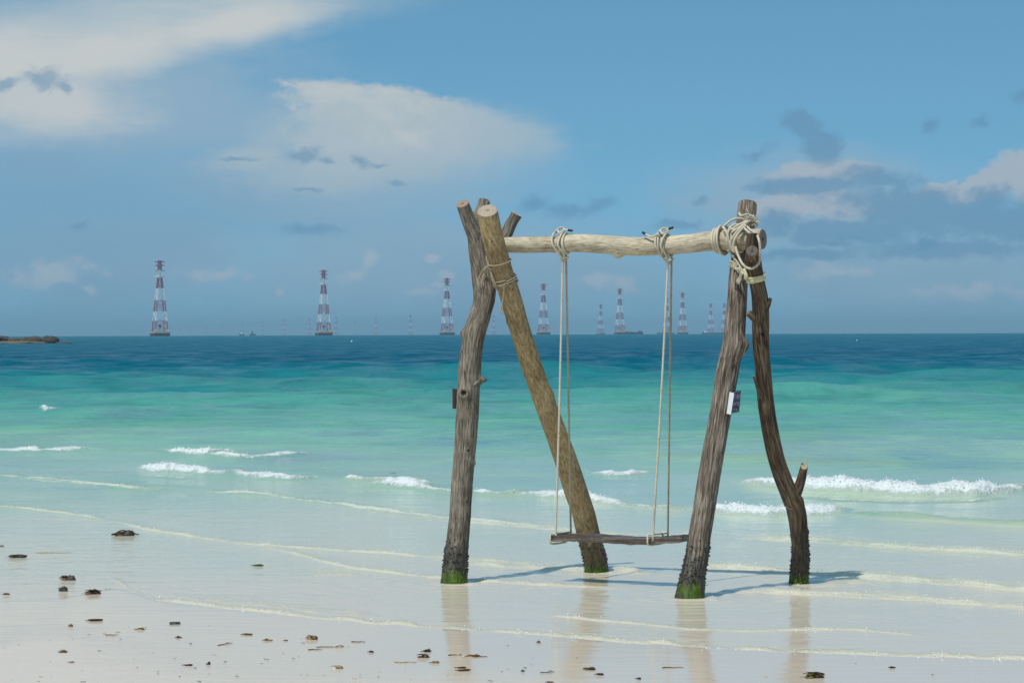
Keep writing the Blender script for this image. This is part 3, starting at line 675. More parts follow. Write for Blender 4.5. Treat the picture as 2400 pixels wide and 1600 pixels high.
class Log:
    def __init__(s, pts, step=0.011, nr=88):
        """pts: (u, v, depth, half width in px)"""
        W = []
        for (u, v, d, r) in pts:
            p = P(u, v, d); W.append((p.x, p.y, p.z, r / F * d))
        W = np.array(W); L = np.linalg.norm(np.diff(W[:, :3], axis=0), axis=1).sum()
        n = max(8, int(L / step)); Q = catmull(W, n)
        s.c = Q[:, :3]; s.r = Q[:, 3]; s.n = n; s.L = L; s.nr = nr
        t = np.gradient(s.c, axis=0); t /= np.linalg.norm(t, axis=1)[:, None]; s.t = t
        ref = np.array([0, -1.0, 0]); n1 = ref - (t @ ref)[:, None] * t; s.n1 = n1 / np.linalg.norm(n1, axis=1)[:, None]
        s.n2 = np.cross(t, s.n1)
        # half widths were measured horizontally: correct for lean
        horiz = np.sqrt(np.maximum(t[:, 2] ** 2 + 0 * t[:, 0], 0)) if abs(t[:, 2]).mean() > 0.6 else np.ones(n)
        s.r = s.r * np.clip(horiz, 0.8, 1)
        s.s = np.concatenate([[0], np.cumsum(np.linalg.norm(np.diff(s.c, axis=0), axis=1))])
    def at(s, q):
        """frame at fraction q"""
        i = np.clip(q * (s.n - 1), 0, s.n - 1); k = int(i); k2 = min(k + 1, s.n - 1); f = i - k
        g = lambda a: a[k] * (1 - f) + a[k2] * f
        return g(s.c), g(s.n1), g(s.n2), g(s.r), g(s.t)
    def frac_v(s, v):
        """fraction where the centre line passes photograph row v"""
        vv = np.array([row(Vector(c)) for c in s.c]); return float(np.argmin(abs(vv - v))) / (s.n - 1)
    def frac_u(s, u):
        vv = np.array([colm(Vector(c)) for c in s.c]); return float(np.argmin(abs(vv - u))) / (s.n - 1)
    def build(s, name, mats, seed, ridge=0.05, lump=0.06, freq=9.0, zf=3.0, knots=(), cap0=0.0, cap1=0.0, parent=None, taper_end=None):
        th = np.linspace(0, 2 * math.pi, s.nr, endpoint=False); n = s.n
        T = np.repeat(th[None], n, 0).ravel(); S = np.repeat(s.s[:, None], s.nr, 1).ravel(); Rr = np.repeat(s.r[:, None], s.nr, 1).ravel()
        cx, cy = np.cos(T) * Rr, np.sin(T) * Rr
        tw = S * 0.5
        cx2, cy2 = np.cos(T + tw) * Rr, np.sin(T + tw) * Rr
        p = np.c_[cx2, cy2, S]
        rid = 1 - 2 * np.abs(fbm(p * np.array([freq * 10, freq * 10, zf]), 3, seed))
        rid = rid - 0.55
        lp = fbm(p * np.array([9, 9, 4.5]), 3, seed + 40)
        disp = Rr * (lump * lp + ridge * rid) ; hole = np.zeros_like(T)
        for (q, ang, size, h, hol) in knots:
            ds = (S - q * s.s[-1]); da = (T - ang + math.pi) % (2 * math.pi) - math.pi
            g = np.exp(-((ds / size) ** 2 + (da * Rr / size) ** 2))
            disp += h * g
            if hol:
                gg = np.exp(-(((ds / (size * .45)) ** 2 + (da * Rr / (size * .45)) ** 2)) ** 2)
                disp -= h * gg * 0.9 * hol; hole = np.maximum(hole, gg * hol)
        s.disp = disp.reshape(n, s.nr)
        rad = (Rr + disp)
        C = np.repeat(s.c[:, None, :], s.nr, 1).reshape(-1, 3); N1 = np.repeat(s.n1[:, None, :], s.nr, 1).reshape(-1, 3); N2 = np.repeat(s.n2[:, None, :], s.nr, 1).reshape(-1, 3)
        Tt = np.repeat(s.t[:, None, :], s.nr, 1).reshape(-1, 3)
        # slanted saw cuts
        e0 = np.exp(-S / (s.r[0] * 1.2)); e1 = np.exp(-(s.s[-1] - S) / (s.r[-1] * 1.2))
        sh = (cap0 * e0 * np.cos(T) * s.r[0] - cap1 * e1 * np.cos(T) * s.r[-1])
        V = C + N1 * (np.cos(T) * rad)[:, None] + N2 * (np.sin(T) * rad)[:, None] + Tt * sh[:, None]
        A = np.c_[cx2, cy2, S]
        idx = np.arange(n * s.nr).reshape(n, s.nr)
        q = np.stack([idx[:-1], np.roll(idx[:-1], -1, 1), np.roll(idx[1:], -1, 1), idx[1:]], -1).reshape(-1, 4)
        verts = [V]; ba = [A]; cap = [np.ones(len(V))]; hl = [hole]; faces = [q]; tris = []; mi = [np.zeros(len(q), int)]; mt = []
        off = len(V)
        for (ring, cen, tt, sgn) in ((idx[0], s.c[0], s.t[0], -1), (idx[-1], s.c[-1], s.t[-1], 1)):
            last = ring; base = V[ring]; cen = base.mean(0)
            lst = [(0.96, sgn * 0.004), (0.62, sgn * 0.005), (0.3, sgn * 0.003)]
            first = True
            for (k, dz) in lst:
                vv = cen + (base - cen) * k + tt * (dz + (0.004 * fbm(base * 40, 2, seed))[:, None] * (k < 0.95))
                ni = np.arange(off, off + s.nr); off += s.nr
                verts.append(vv); ba.append(np.c_[cx2[ring] * k, cy2[ring] * k, np.zeros(s.nr)]); cap.append(np.full(s.nr, k)); hl.append(np.zeros(s.nr))
                f = np.stack([last, np.roll(last, -1), np.roll(ni, -1), ni], -1)
                if sgn < 0: f = f[:, ::-1]
                faces.append(f); mi.append(np.full(len(f), 1)); last = ni
            verts.append(cen[None] + tt * sgn * .002); ba.append(np.zeros((1, 3))); cap.append(np.zeros(1)); hl.append(np.zeros(1)); ci = off; off += 1
            f = np.stack([last, np.roll(last, -1), np.full(s.nr, ci)], -1)
            if sgn < 0: f = f[:, ::-1]
            tris.append(f); mt.append(np.full(len(f), 1))
        me = mesh_np(name, np.vstack(verts), [np.vstack(faces), np.vstack(tris)], True, mats, np.concatenate(mi + mt),
                     dict(bark=np.vstack(ba), cap=np.concatenate(cap), hole=np.concatenate(hl)))
        me.shade_smooth() if hasattr(me, 'shade_smooth') else None
        o = link(name, me)
        # crisp saw edge
        sharp = np.zeros(len(me.edges), bool); ev = np.zeros(len(me.edges) * 2, np.int32); me.edges.foreach_get('vertices', ev); ev = ev.reshape(-1, 2)
        for rg in (idx[0], idx[-1]):
            st = np.zeros(off, bool); st[rg] = True; sharp |= st[ev[:, 0]] & st[ev[:, 1]]
        a = me.attributes.new('sharp_edge', 'BOOLEAN', 'EDGE'); a.data.foreach_set('value', sharp)
        if parent is not None: child_world(o, parent)
        return o
def row(p):
    d = p - CAM; return 800 - F * d.dot(up) / d.dot(fw)
def colm(p):
    d = p - CAM; return 1200 + F * d.dot(rt) / d.dot(fw)

def depths(pts, v0, d0, v1, d1):
    return [(u, v, d0 + (d1 - d0) * (v0 - v) / (v0 - v1), r) for (u, v, r) in pts]
dA, dB, dC, dD = (G(1064, 1367).y, G(1400, 1342).y, G(1616, 1400).y, G(1872, 1368).y)
A_pts = depths([(1062, 1385, 31.5), (1064, 1367, 31.5), (1069, 1300, 28.5), (1076, 1230, 26), (1079, 1200, 25.5), (1084, 1120, 26), (1089, 1060, 26), (1096, 960, 27), (1101, 860, 26.5),
                (1106, 816, 26), (1114, 775, 27.5), (1126, 735, 26), (1135, 700, 25.5), (1134, 650, 29), (1128, 600, 28), (1123, 550, 27), (1124, 515, 23), (1130, 490, 15), (1134, 469, 12.5)], 1367, dA, 470, 19.36)
B_pts = depths([(1406, 1362, 30), (1400, 1342, 30), (1392, 1300, 29), (1379, 1250, 29), (1367, 1200, 29), (1350, 1150, 30), (1320, 1060, 29), (1283, 960, 27.5), (1247, 860, 27), (1215, 760, 26.5), (1198, 700, 27),
                (1179, 640, 27), (1167, 600, 27), (1151, 540, 26.5), (1143, 494, 24.5)], 1342, dB, 494, 18.86)
C_pts = depths([(1612, 1420, 37), (1616, 1400, 36), (1624, 1350, 31), (1634, 1300, 29), (1639, 1260, 28), (1649, 1200, 27.5), (1662, 1120, 27), (1672, 1060, 27), (1690, 960, 26), (1706, 860, 28),
                (1714, 828, 28), (1720, 800, 26.5), (1725, 740, 24.5), (1728, 700, 23.5), (1731, 650, 23.5), (1738, 600, 24), (1747, 530, 23.5), (1752, 478, 22.5)], 1400, dC, 478, 18.52)
D_pts = depths([(1872, 1388, 23.5), (1872, 1368, 23.5), (1876, 1300, 21.5), (1874, 1260, 21), (1867, 1200, 23.5), (1854, 1165, 24), (1835, 1120, 22), (1816, 1060, 21), (1797, 960, 20), (1788, 860, 19.5), (1783, 800, 20.5),
                (1783, 740, 20.5), (1781, 700, 20), (1772, 650, 19), (1765, 600, 18), (1763, 572, 16), (1764, 548, 13)], 1368, dD, 560, 18.12)
yb = lambda u: 19.17 + (18.25 - 19.17) * (u - 1150) / (1787 - 1150)
beam_pts = [(u, v, yb(u), r) for (u, v, r) in [(1150, 575.5, 17.5), (1200, 574, 18.5), (1300, 572.5, 19.8), (1345, 569.5, 20.8), (1400, 571.5, 21.3), (1450, 575.5, 22), (1500, 577.5, 22), (1560, 575, 22), (1620, 570.5, 22.3), (1660, 565.5, 23), (1710, 562.5, 24), (1787, 560, 24)]]
frame_base = Vector((0.85, 18.7, 0.0))
frame = empty('swing_gantry', frame_base)
tag(frame, 'rough driftwood log swing frame standing in the shallow water', 'swing frame')
LA, LB, LC, LD, LBM = Log(A_pts), Log(B_pts), Log(C_pts), Log(D_pts, nr=72), Log(beam_pts)
fr = lambda L, v: L.frac_v(v)
postA = LA.build('post', (BARK_A, CUT_GREY), 3, .055, .05, 9, 3.0, [(fr(LA, 925), -0.35, .045, .045, .9), (fr(LA, 884), 1.45, .022, .05, 0), (fr(LA, 1058), .35, .02, .012, 1.0), (fr(LA, 1180), .7, .05, -.012, .5),
        (fr(LA, 787), -1.4, .03, .022, 0), (fr(LA, 1085), 1.3, .02, .012, 0), (fr(LA, 660), .3, .06, -.01, .5), (fr(LA, 630), 1.2, .05, .008, 0)], parent=frame)
postB = LB.build('post', (BARK_B, CUT_TAN), 13, .012, .035, 5, 3.0, [(fr(LB, 558), -.2, .014, .006, 1.0), (fr(LB, 928), 1.2, .05, .012, 0), (fr(LB, 745), -1.3, .02, .01, .7), (fr(LB, 673), .4, .02, .006, .6), (fr(LB, 760), .2, .015, .004, .6), (fr(LB, 885), -.9, .02, .006, .5)], cap1=.34, parent=frame)
postC = LC.build('post', (BARK_C, CUT_GREY), 23, .065, .045, 8, 2.2, [(fr(LC, 815), .75, .05, .035, .4), (fr(LC, 845), -.9, .07, -.012, .4), (fr(LC, 803), 1.2, .03, .02, 0), (fr(LC, 1140), -.1, .03, .008, .4)], cap1=-.12, parent=frame)
postD = LD.build('post', (BARK_D, CUT_GREY), 33, .05, .03, 8, 2.2, [(fr(LD, 950), -.4, .04, .02, .3), (fr(LD, 775), .1, .04, .012, .6), (fr(LD, 1178), 1.2, .03, .012, 0), (fr(LD, 1250), 1.4, .02, .01, 0)], cap1=-.3, parent=frame)
beam = LBM.build('crossbeam', (BARK_BEAM, CUT_GREY), 43, .016, .05, 5, 2.5, [(LBM.frac_u(1452), 1.35, .03, .035, .3), (LBM.frac_u(1290), .1, .018, .008, .6), (LBM.frac_u(1502), .3, .012, .004, .8), (LBM.frac_u(1562), .5, .009, .003, .8), (LBM.frac_u(1598), .3, .009, .003, .8), (LBM.frac_u(1705), .1, .02, -.006, .6)], parent=frame)
def stub(pts, mats, seed, parent_o, nr=48, **k):
    o = Log(pts, step=.009, nr=nr).build('branch_stub', mats, seed, parent=None, **k)
    child_world_chain(o, parent_o); return o
def child_world_chain(o, par):
    """parent to a part whose own parent is the frame empty (parts keep world-space geometry)"""
    o.parent = par; o.matrix_parent_inverse = Matrix.Identity(4); return o
def fixpart(o):
    # world-space geometry under an empty: move the mesh so that parenting is plain
    o.matrix_parent_inverse = Matrix.Translation(-frame_base)
stub([(1128, 590, 19.28, 20), (1108, 540, 19.27, 19), (1094, 505, 19.25, 17.5), (1084, 478, 19.23, 16.8)], (BARK_A, CUT_RED), 51, postA, ridge=.03, lump=.06, cap1=.3)
stub([(1135, 640, 19.30, 22), (1160, 600, 19.33, 19), (1182, 560, 19.36, 16.5), (1198, 525, 19.38, 15.5), (1211, 503, 19.40, 16.2)], (BARK_A, CUT_TAN), 53, postA, ridge=.06, lump=.06, cap1=.3)
stub([(1140, 480, 19.34, 8), (1144, 472, 19.33, 6)], (BARK_A, CUT_GREY), 54, postA, nr=24)
stub([(1112, 902, 19.06, 7), (1121, 894, 19.06, 5), (1129, 887, 19.05, 2.2)], (BARK_A, CUT_GREY), 55, postA, nr=28, ridge=.1)
stub([(1852, 1190, 18.58, 16), (1869, 1150, 18.57, 13), (1877, 1125, 18.56, 11.5), (1885, 1092, 18.55, 9)], (BARK_D, CUT_TAN), 57, postD, ridge=.12, lump=.12, cap1=.8)
stub([(1786, 760, 18.27, 15), (1768, 745, 18.25, 12), (1754, 733, 18.24, 9.5)], (BARK_D, CUT_GREY), 58, postD, nr=36)
stub([(1792, 728, 18.22, 9), (1800, 712, 18.21, 8), (1806, 700, 18.20, 4.5)], (BARK_D, CUT_GREY), 59, postD, nr=28, ridge=.12)
stub([(1782, 930, 18.28, 5), (1774, 905, 18.26, 4), (1766, 882, 18.25, 2.6)], (BARK_D, CUT_GREY), 60, postD, nr=18, ridge=.15)
stub([(1764, 607, 18.16, 12), (1763, 596, 18.04, 14), (1763, 589, 17.99, 14.5)], (BARK_D, CUT_DARK), 61, postD, nr=40, ridge=.05)

# ropes
def rope_mesh(paths, r, pitch=0.045, strands=3, nr=12, step=None, lobed=0.22, smooth_path=True):
    VV, FF, TT = [], [], []; off = 0
    for pth in paths:
        pth = np.array([tuple(p) for p in pth], float)
        L = np.linalg.norm(np.diff(pth, axis=0), axis=1).sum(); n = max(4, int(L / (step or r * 0.9)))
        c = catmull(pth, n) if smooth_path else pth
        n = len(c); t = np.gradient(c, axis=0); t /= np.linalg.norm(t, axis=1)[:, None] + 1e-12
        n1 = np.zeros_like(c); a = np.array([0.3, -1, 0.2]); a = a - t[0] * (a @ t[0]); n1[0] = a / np.linalg.norm(a)
        for i in range(1, n):
            a = n1[i - 1] - t[i] * (n1[i - 1] @ t[i]); n1[i] = a / (np.linalg.norm(a) + 1e-12)
        n2 = np.cross(t, n1); s = np.concatenate([[0], np.cumsum(np.linalg.norm(np.diff(c, axis=0), axis=1))])
        th = np.linspace(0, 2 * math.pi, nr, endpoint=False)
        rad = r * (1 - lobed + lobed * np.abs(np.cos(0.5 * strands * (th[None] - 2 * math.pi * s[:, None] / pitch))) ** 0.6 * 1.15)
        V = c[:, None, :] + n1[:, None, :] * (np.cos(th)[None] * rad)[..., None] + n2[:, None, :] * (np.sin(th)[None] * rad)[..., None]
        idx = np.arange(n * nr).reshape(n, nr) + off
        q = np.stack([idx[:-1], np.roll(idx[:-1], -1, 1), np.roll(idx[1:], -1, 1), idx[1:]], -1).reshape(-1, 4)
        VV.append(V.reshape(-1, 3)); FF.append(q); off += n * nr
        VV.append(c[[0, -1]]); 
        TT.append(np.stack([np.roll(idx[0], -1), idx[0], np.full(nr, off)], -1)); TT.append(np.stack([idx[-1], np.roll(idx[-1], -1), np.full(nr, off + 1)], -1)); off += 2
    return np.vstack(VV), [np.vstack(FF), np.vstack(TT)]
def rope_obj(name, paths, r, mat, parent, **k):
    v, f = rope_mesh(paths, r, **k); me = mesh_np(name, v, f, True, (mat,)); o = link(name, me)
    if parent is not None: child_world(o, parent)
    return o
def coil(Lg, q0, q1, turns, extra, a0=0.0, squash=None, n=None):
    n = n or max(10, int(turns * 22)); out = []
    for k in range(n + 1):
        f = k / n; c, n1, n2, r, t = Lg.at(q0 + (q1 - q0) * f); a = a0 + f * turns * 2 * math.pi
        rr = r * 1.03 + extra
        out.append(c + (n1 * math.cos(a) + n2 * math.sin(a)) * rr)
    return out
def off_px(u, v, d): return tuple(P(u, v, d))

# swing (hangs from the beam)
ux = Vector((beam_pts[-1][0] - 1200, 0, 0))
bl = Vector(LBM.c[0]); br = Vector(LBM.c[-1]); bdir = (br - bl); bdir.z = 0; bdir.normalize(); bperp = Vector((-bdir.y, bdir.x, 0))
swing_base = P(1450, 1270, 18.75); swing = empty('swing', swing_base)
tag(swing, 'long plank swing seat hanging on two pairs of white ropes from the crossbeam', 'swing')
m, t, b = new_mat('swing plank')
tc = t.node('ShaderNodeTexCoord').outputs['Object']
n = t.noise(t.mapv(tc, scale=(1.2, 16, 22)), 2.2, 6, 0.6, 0.6); n2 = t.noise(tc, 30, 4, 0.6)
c = t.ramp(t.m('MULTIPLY_ADD', n2, 0.25, n), [(0.45, (0.024, 0.015, 0.010)), (0.62, (0.078, 0.052, 0.038)), (0.84, (0.23, 0.185, 0.15))])
geo = t.node('ShaderNodeNewGeometry'); t.put(b.inputs['Base Color'], c); b.inputs['Roughness'].default_value = 0.42
bp = t.node('ShaderNodeBump'); bp.inputs['Strength'].default_value = 0.5; bp.inputs['Distance'].default_value = 0.003; t.put(bp.inputs['Height'], n); t.l.new(bp.outputs[0], b.inputs['Normal'])
PLANK = m
def build_seat():
    pl = P(1305, 1259, yb(1305) + .02); pr = P(1613, 1262, yb(1613) - .02)
    ax = (pr - pl); L = ax.length; ax.normalize(); pe = Vector((-ax.y, ax.x, 0)).normalized(); uz = ax.cross(pe)
    nx, ny = 70, 10; wd, th = 0.215, 0.046; V = []; 
    for i in range(nx + 1):
        f = i / nx; sag = -0.009 * math.sin(math.pi * f) * 1.0 + 0.008 * math.sin(7 * f)
        for sgn in (1, -1):
            for j in range(ny + 1):
                g = j / ny - .5
                e = 0.004 * vnoise(np.array([[f * 30, g * 6, 3.0 + sgn]]), 5)[0]
                edge = -0.008 * (abs(g) > .49)
                w2 = wd * (0.96 + 0.04 * math.sin(5 * f + 1)) * (0.93 if i in (0, nx) else 1)
                V.append(pl + ax * (L * f) + pe * (g * w2) + uz * (sag + sgn * th / 2 * (1 if abs(g) < .49 else .8) + e))
    row_ = 2 * (ny + 1); Fc = []
    for i in range(nx):
        a = i * row_; bq = a + row_
        for j in range(ny): Fc.append((a + j, bq + j, bq + j + 1, a + j + 1))
        for j in range(ny): k = ny + 1 + j; Fc.append((a + k, a + k + 1, bq + k + 1, bq + k))
        Fc.append((a, a + ny + 1, bq + ny + 1, bq)); Fc.append((a + ny, bq + ny, bq + 2 * ny + 1, a + 2 * ny + 1))
    for i, rev in ((0, False), (nx, True)):
        a = i * row_
        for j in range(ny):
            f = (a + j, a + j + 1, a + ny + 1 + j + 1, a + ny + 1 + j); Fc.append(f[::-1] if rev else f)
    me = bpy.data.meshes.new('seat')
    rot = Matrix((ax, pe, uz)).transposed().to_4x4(); rot.translation = (pl + pr) / 2
    inv = rot.inverted(); me.from_pydata([inv @ v for v in V], [], Fc); me.materials.append(PLANK)
    me.polygons.foreach_set('use_smooth', [False] * len(Fc)); me.update()
    o = link('seat', me, swing); o.matrix_parent_inverse = Matrix.Translation(-swing_base); o.matrix_world = rot
    o.matrix_basis = rot
    return pl, ax, pe, uz, L
pl, sax, spe, suz, SLn = build_seat()
RR = 0.0078
for (ub, tb, front, rear, sb, sgn) in ((1319, None, (1315, 1251), (1345, 1245), 1308, -1), (1560, None, (1545, 1258), (1577, 1253), 1548, 1)):
    q = LBM.frac_u(ub); c, n1, n2, r, t_ = LBM.at(q); c = Vector(c)
    hang = c + Vector((0, 0, -r - 0.065)) + Vector(t_) * (0.012 if sgn < 0 else 0.03)
    # seat edge positions
    fpos = (P(*front, c.y) - pl).dot(sax)
    e1 = pl + sax * fpos - spe * 0.118 + suz * 0.0; e2 = pl + sax * (fpos + 0.03) + spe * 0.07 + suz * 0.03
    fr_top = hang + Vector((-.012, -.012, 0)); re_top = hang + Vector((.014, .014, 0))
    e1t = pl + sax * fpos - spe * 0.095 + suz * 0.030
    rope_obj('rope', [[fr_top + Vector((0, 0, .07)), fr_top, (fr_top + e1t) / 2 + Vector((.003, 0, 0)), e1t + suz * .03, e1t]], RR, ROPE, swing, pitch=.05)
    rope_obj('rope', [[re_top + Vector((0, 0, .07)), re_top, (re_top + e2) / 2, e2 + suz * .02, e2]], RR * .92, ROPE_TAN, swing, pitch=.05)
    # loop round the plank
    w0 = sax * (fpos - 0.03)
    base = pl + w0
    loop = [e1t, base - spe * .112 + suz * .034, base - spe * .124 + suz * .0, base - spe * .112 - suz * .034, base + spe * .0 - suz * .04, base + spe * .11 - suz * .036, base + spe * .122, base + spe * .10 + suz * .034, base + sax * .05 + spe * .07 + suz * .034, base + sax * .02 - spe * .05 + suz * .034, e1t + suz * .006]
    rope_obj('seat_loop', [loop], RR * .85, ROPE, swing, pitch=.05)
    # knot over the beam
    paths = [coil(LBM, q - .022 * sgn, q + .012, 2.0, RR, 2.4), coil(LBM, q + .016, q - .006, 1.0, RR * 1.2, 2.0)]
    cc = lambda dx, a, ex: tuple(Vector(LBM.at(q + dx)[0]) + (Vector(LBM.at(q + dx)[1]) * math.cos(a) + Vector(LBM.at(q + dx)[2]) * math.sin(a)) * (r * 1.04 + ex))
    paths += [[cc(-.014, -1.6, .03), cc(-.02, -.9, .02), cc(-.017, 0, .02), cc(-.006, .9, .02), cc(.004, 1.45, .045), tuple(hang)],
              [cc(.012, -1.7, .035), cc(.012, -.8, .024), cc(.002, .1, .022), cc(.012, .9, .022), cc(.006, 1.5, .05), tuple(hang + Vector((.01, 0, .01)))],
              [cc(-.016, -1.2, .03), cc(-.006, -1.55, .05), cc(.008, -1.7, .045), cc(.016, -1.3, .03), cc(.004, -.9, .035), cc(-.012, -1.4, .04)],
              [tuple(hang + Vector((-.022, -.02, .02))), tuple(hang + Vector((.0, -.028, .028))), tuple(hang + Vector((.024, -.012, .03))), tuple(hang + Vector((.02, .02, .03))), tuple(hang + Vector((-.018, .016, .026))), tuple(hang + Vector((-.022, -.02, .018)))]]
    if sgn < 0: tails = [[cc(.008, -1.5, .04), cc(.022, -1.35, .035), cc(.036, -1.3, .03)]]
    else: tails = [[cc(-.01, -1.0, .03), cc(-.03, -.7, .03), cc(-.045, -.8, .03), cc(-.058, -.95, .034)], [cc(.0, -1.5, .03), cc(.008, -1.5, .04), cc(.018, -1.52, .045)]]
    kn = rope_obj('beam_knot', paths + tails, RR * .9, ROPE, swing, pitch=.045)
    for tl in tails:
        a, b_ = Vector(tl[-2]), Vector(tl[-1]); d = (b_ - a).normalized()
        mb = MB(); mb.cyl(b_ - d * .004, b_ + d * .028, RR * 1.05, 10); me = mb.mesh('rope_tip', (TAPE,), True); o = link('rope_tip', me); o.parent = kn

# lashing at the left crossing: thin twine
qB = lambda v: LB.frac_v(v)
tw = [coil(LB, qB(612), qB(622), 1.15, .004, -1.8), coil(LB, qB(655), qB(650), 1.0, .005, 0), coil(LB, qB(661), qB(658), 1.0, .006, .4), coil(LB, qB(667), qB(656), 1.0, .007, 1.0), coil(LB, qB(650), qB(668), 1.0, .006, 2)]
dl = 18.98
tw += [[off_px(1141, 600, 18.98), off_px(1146, 618, 18.97), off_px(1150, 628, 18.97), off_px(1153, 645, 18.95), off_px(1162, 668, 18.95), off_px(1165, 676, 18.97)],
       [off_px(1150, 630, 18.97), off_px(1152, 650, 18.96), off_px(1158, 668, 18.96), off_px(1164, 680, 18.97)],
       [off_px(1148, 590, 18.99), off_px(1140, 604, 18.97), off_px(1145, 622, 18.96), off_px(1149, 632, 18.97)]]
lash = rope_obj('twine_lashing', tw, .0047, TWINE, frame, nr=7, pitch=.02)
fray = [[off_px(1147, 622, 19.0), off_px(1136, 628, 19.04), off_px(1126, 645, 19.06), off_px(1118, 658, 19.06)], [off_px(1147, 624, 19.0), off_px(1138, 632, 19.04), off_px(1131, 650, 19.05), off_px(1128, 674, 19.05)],
        [off_px(1146, 624, 19.0), off_px(1137, 636, 19.04), off_px(1132, 656, 19.05), off_px(1134, 670, 19.05)], [off_px(1145, 624, 19.0), off_px(1132, 634, 19.04), off_px(1122, 652, 19.06)],
        [off_px(1184, 662, 18.93), off_px(1182, 690, 18.95), off_px(1178, 715, 18.96), off_px(1177, 736, 18.96)], [off_px(1182, 664, 18.93), off_px(1180, 695, 18.95), off_px(1175, 720, 18.96), off_px(1173, 733, 18.96)]]
o = rope_obj('frayed_end', fray, .0045, TWINE, None, nr=6); o.parent = lash
# heavy rope lashing at the right crossing
qm = LBM.frac_u
RH = .0100
big = [coil(LBM, qm(1676), qm(1694), 3.0, RH, -2.2), coil(LBM, qm(1690), qm(1700), 1.0, RH * 2.6, -1.6),
       coil(LBM, qm(1712), qm(1722), 2.0, RH, 1.0), coil(LBM, qm(1722), qm(1734), 2.0, RH * 1.2, 2.0), coil(LBM, qm(1730), qm(1716), 1.0, RH * 3, .4)]
px = off_px
big += [[px(1694, 531, 18.30), px(1703, 545, 18.26), px(1708, 562, 18.25), px(1712, 585, 18.27)],
        [px(1693, 534, 18.32), px(1704, 524, 18.30), px(1716, 515, 18.30), px(1734, 512, 18.32), px(1748, 518, 18.33), px(1740, 528, 18.30), px(1722, 526, 18.28), px(1712, 534, 18.27), px(1722, 538, 18.26), px(1736, 530, 18.27)],
        [px(1712, 540, 18.27), px(1726, 530, 18.26), px(1742, 522, 18.27), px(1756, 513, 18.30), px(1766, 506, 18.34)],
        [px(1714, 546, 18.26), px(1728, 536, 18.25), px(1745, 526, 18.26), px(1760, 516, 18.29), px(1770, 520, 18.33), px(1776, 527, 18.36)],
        [px(1718, 590, 18.24), px(1712, 570, 18.23), px(1718, 555, 18.22), px(1730, 540, 18.22), px(1742, 528, 18.24), px(1754, 516, 18.28)],
        [px(1722, 592, 18.23), px(1719, 572, 18.22), px(1726, 554, 18.21), px(1736, 540, 18.22), px(1748, 528, 18.24)],
        [px(1748, 528, 18.28), px(1760, 540, 18.20), px(1772, 548, 18.12), px(1778, 560, 18.06), px(1781, 576, 18.05), px(1781, 595, 18.05), px(1780, 612, 18.06), px(1774, 622, 18.05), px(1762, 629, 18.04), px(1750, 627, 18.08), px(1740, 618, 18.14), px(1733, 605, 18.18), px(1727, 590, 18.20), px(1724, 578, 18.21)],
        [px(1740, 530, 18.26), px(1752, 542, 18.19), px(1762, 549, 18.14), px(1772, 552, 18.10)],
        [px(1732, 500, 18.36), px(1738, 506, 18.34), px(1750, 503, 18.36), px(1764, 507, 18.37), px(1768, 515, 18.36), px(1758, 520, 18.33), px(1744, 514, 18.31)],
        [px(1712, 590, 18.33), px(1722, 606, 18.26), px(1733, 622, 18.22), px(1745, 636, 18.14), px(1750, 646, 18.10)],
        [px(1710, 621, 18.26), px(1722, 628, 18.22), px(1734, 634, 18.18), px(1744, 642, 18.12)],
        [px(1735, 640, 18.18), px(1729, 634, 18.17), px(1731, 629, 18.15), px(1738, 632, 18.15), px(1738, 640, 18.15), px(1734, 650, 18.18), px(1728, 660, 18.2)],
        [px(1735, 640, 18.18), px(1736, 652, 18.18), px(1730, 664, 18.2)]]
hl = rope_obj('rope_lashing', big, RH * .86, ROPE, frame, pitch=.045)
# frayed fibres of the big knot and flat straw strap round both posts
fb = []
for k in range(70):
    u0 = 1758 + random.uniform(-14, 12); v0 = 514 + random.uniform(-10, 10); a = random.uniform(-.5, 2.6)
    l = random.uniform(6, 16)
    fb.append([px(u0, v0, 18.31), px(u0 + l * .5 * math.cos(a), v0 + l * .4 * math.sin(a), 18.31 + random.uniform(-.05, .03)), px(u0 + l * math.cos(a), v0 + l * math.sin(a), 18.32 + random.uniform(-.06, .05))])
for k in range(26):
    v0 = 612 + random.uniform(0, 14); l = random.uniform(8, 26)
    fb.append([px(1728, v0 + 6, 18.2), px(1718, v0, 18.22), px(1728 - l, v0 - 2 + random.uniform(-4, 8), 18.24)])
fb.append([px(1750, 489, 18.36), px(1753, 496, 18.35), px(1757, 506, 18.33)])
o = rope_obj('frayed_fibre', fb, .0024, ROPE, None, nr=5, step=.02); o.parent = hl; o['kind'] = 'stuff'
def strap(name, L1, v0, v1, a0, a1, extra, width, parent):
    V = []; n = 26
    for k in range(n + 1):
        f = k / n; c, n1, n2, r, t_ = L1.at(L1.frac_v(v0 + (v1 - v0) * f)); a = a0 + (a1 - a0) * f
        p = c + (n1 * math.cos(a) + n2 * math.sin(a)) * (r * 1.05 + extra)
        for j in range(5):
            V.append(tuple(p + t_ * ((j / 4 - .5) * width) + (n1 * math.cos(a) + n2 * math.sin(a)) * (.003 * (j % 2))))
    Fc = [(k * 5 + j, k * 5 + j + 1, (k + 1) * 5 + j + 1, (k + 1) * 5 + j) for k in range(n) for j in range(4)]
    me = bpy.data.meshes.new(name); me.from_pydata(V, [], Fc); me.materials.append(STRAP); me.update()
    o = link(name, me); child_world(o, parent)
    md = o.modifiers.new('thick', 'SOLIDIFY'); md.thickness = .003
    return o
strap('strap', LD, 648, 652, -1.9, 1.9, .006, .040, frame)
strap('strap', LD, 656, 646, -1.8, 1.9, .010, .020, frame)
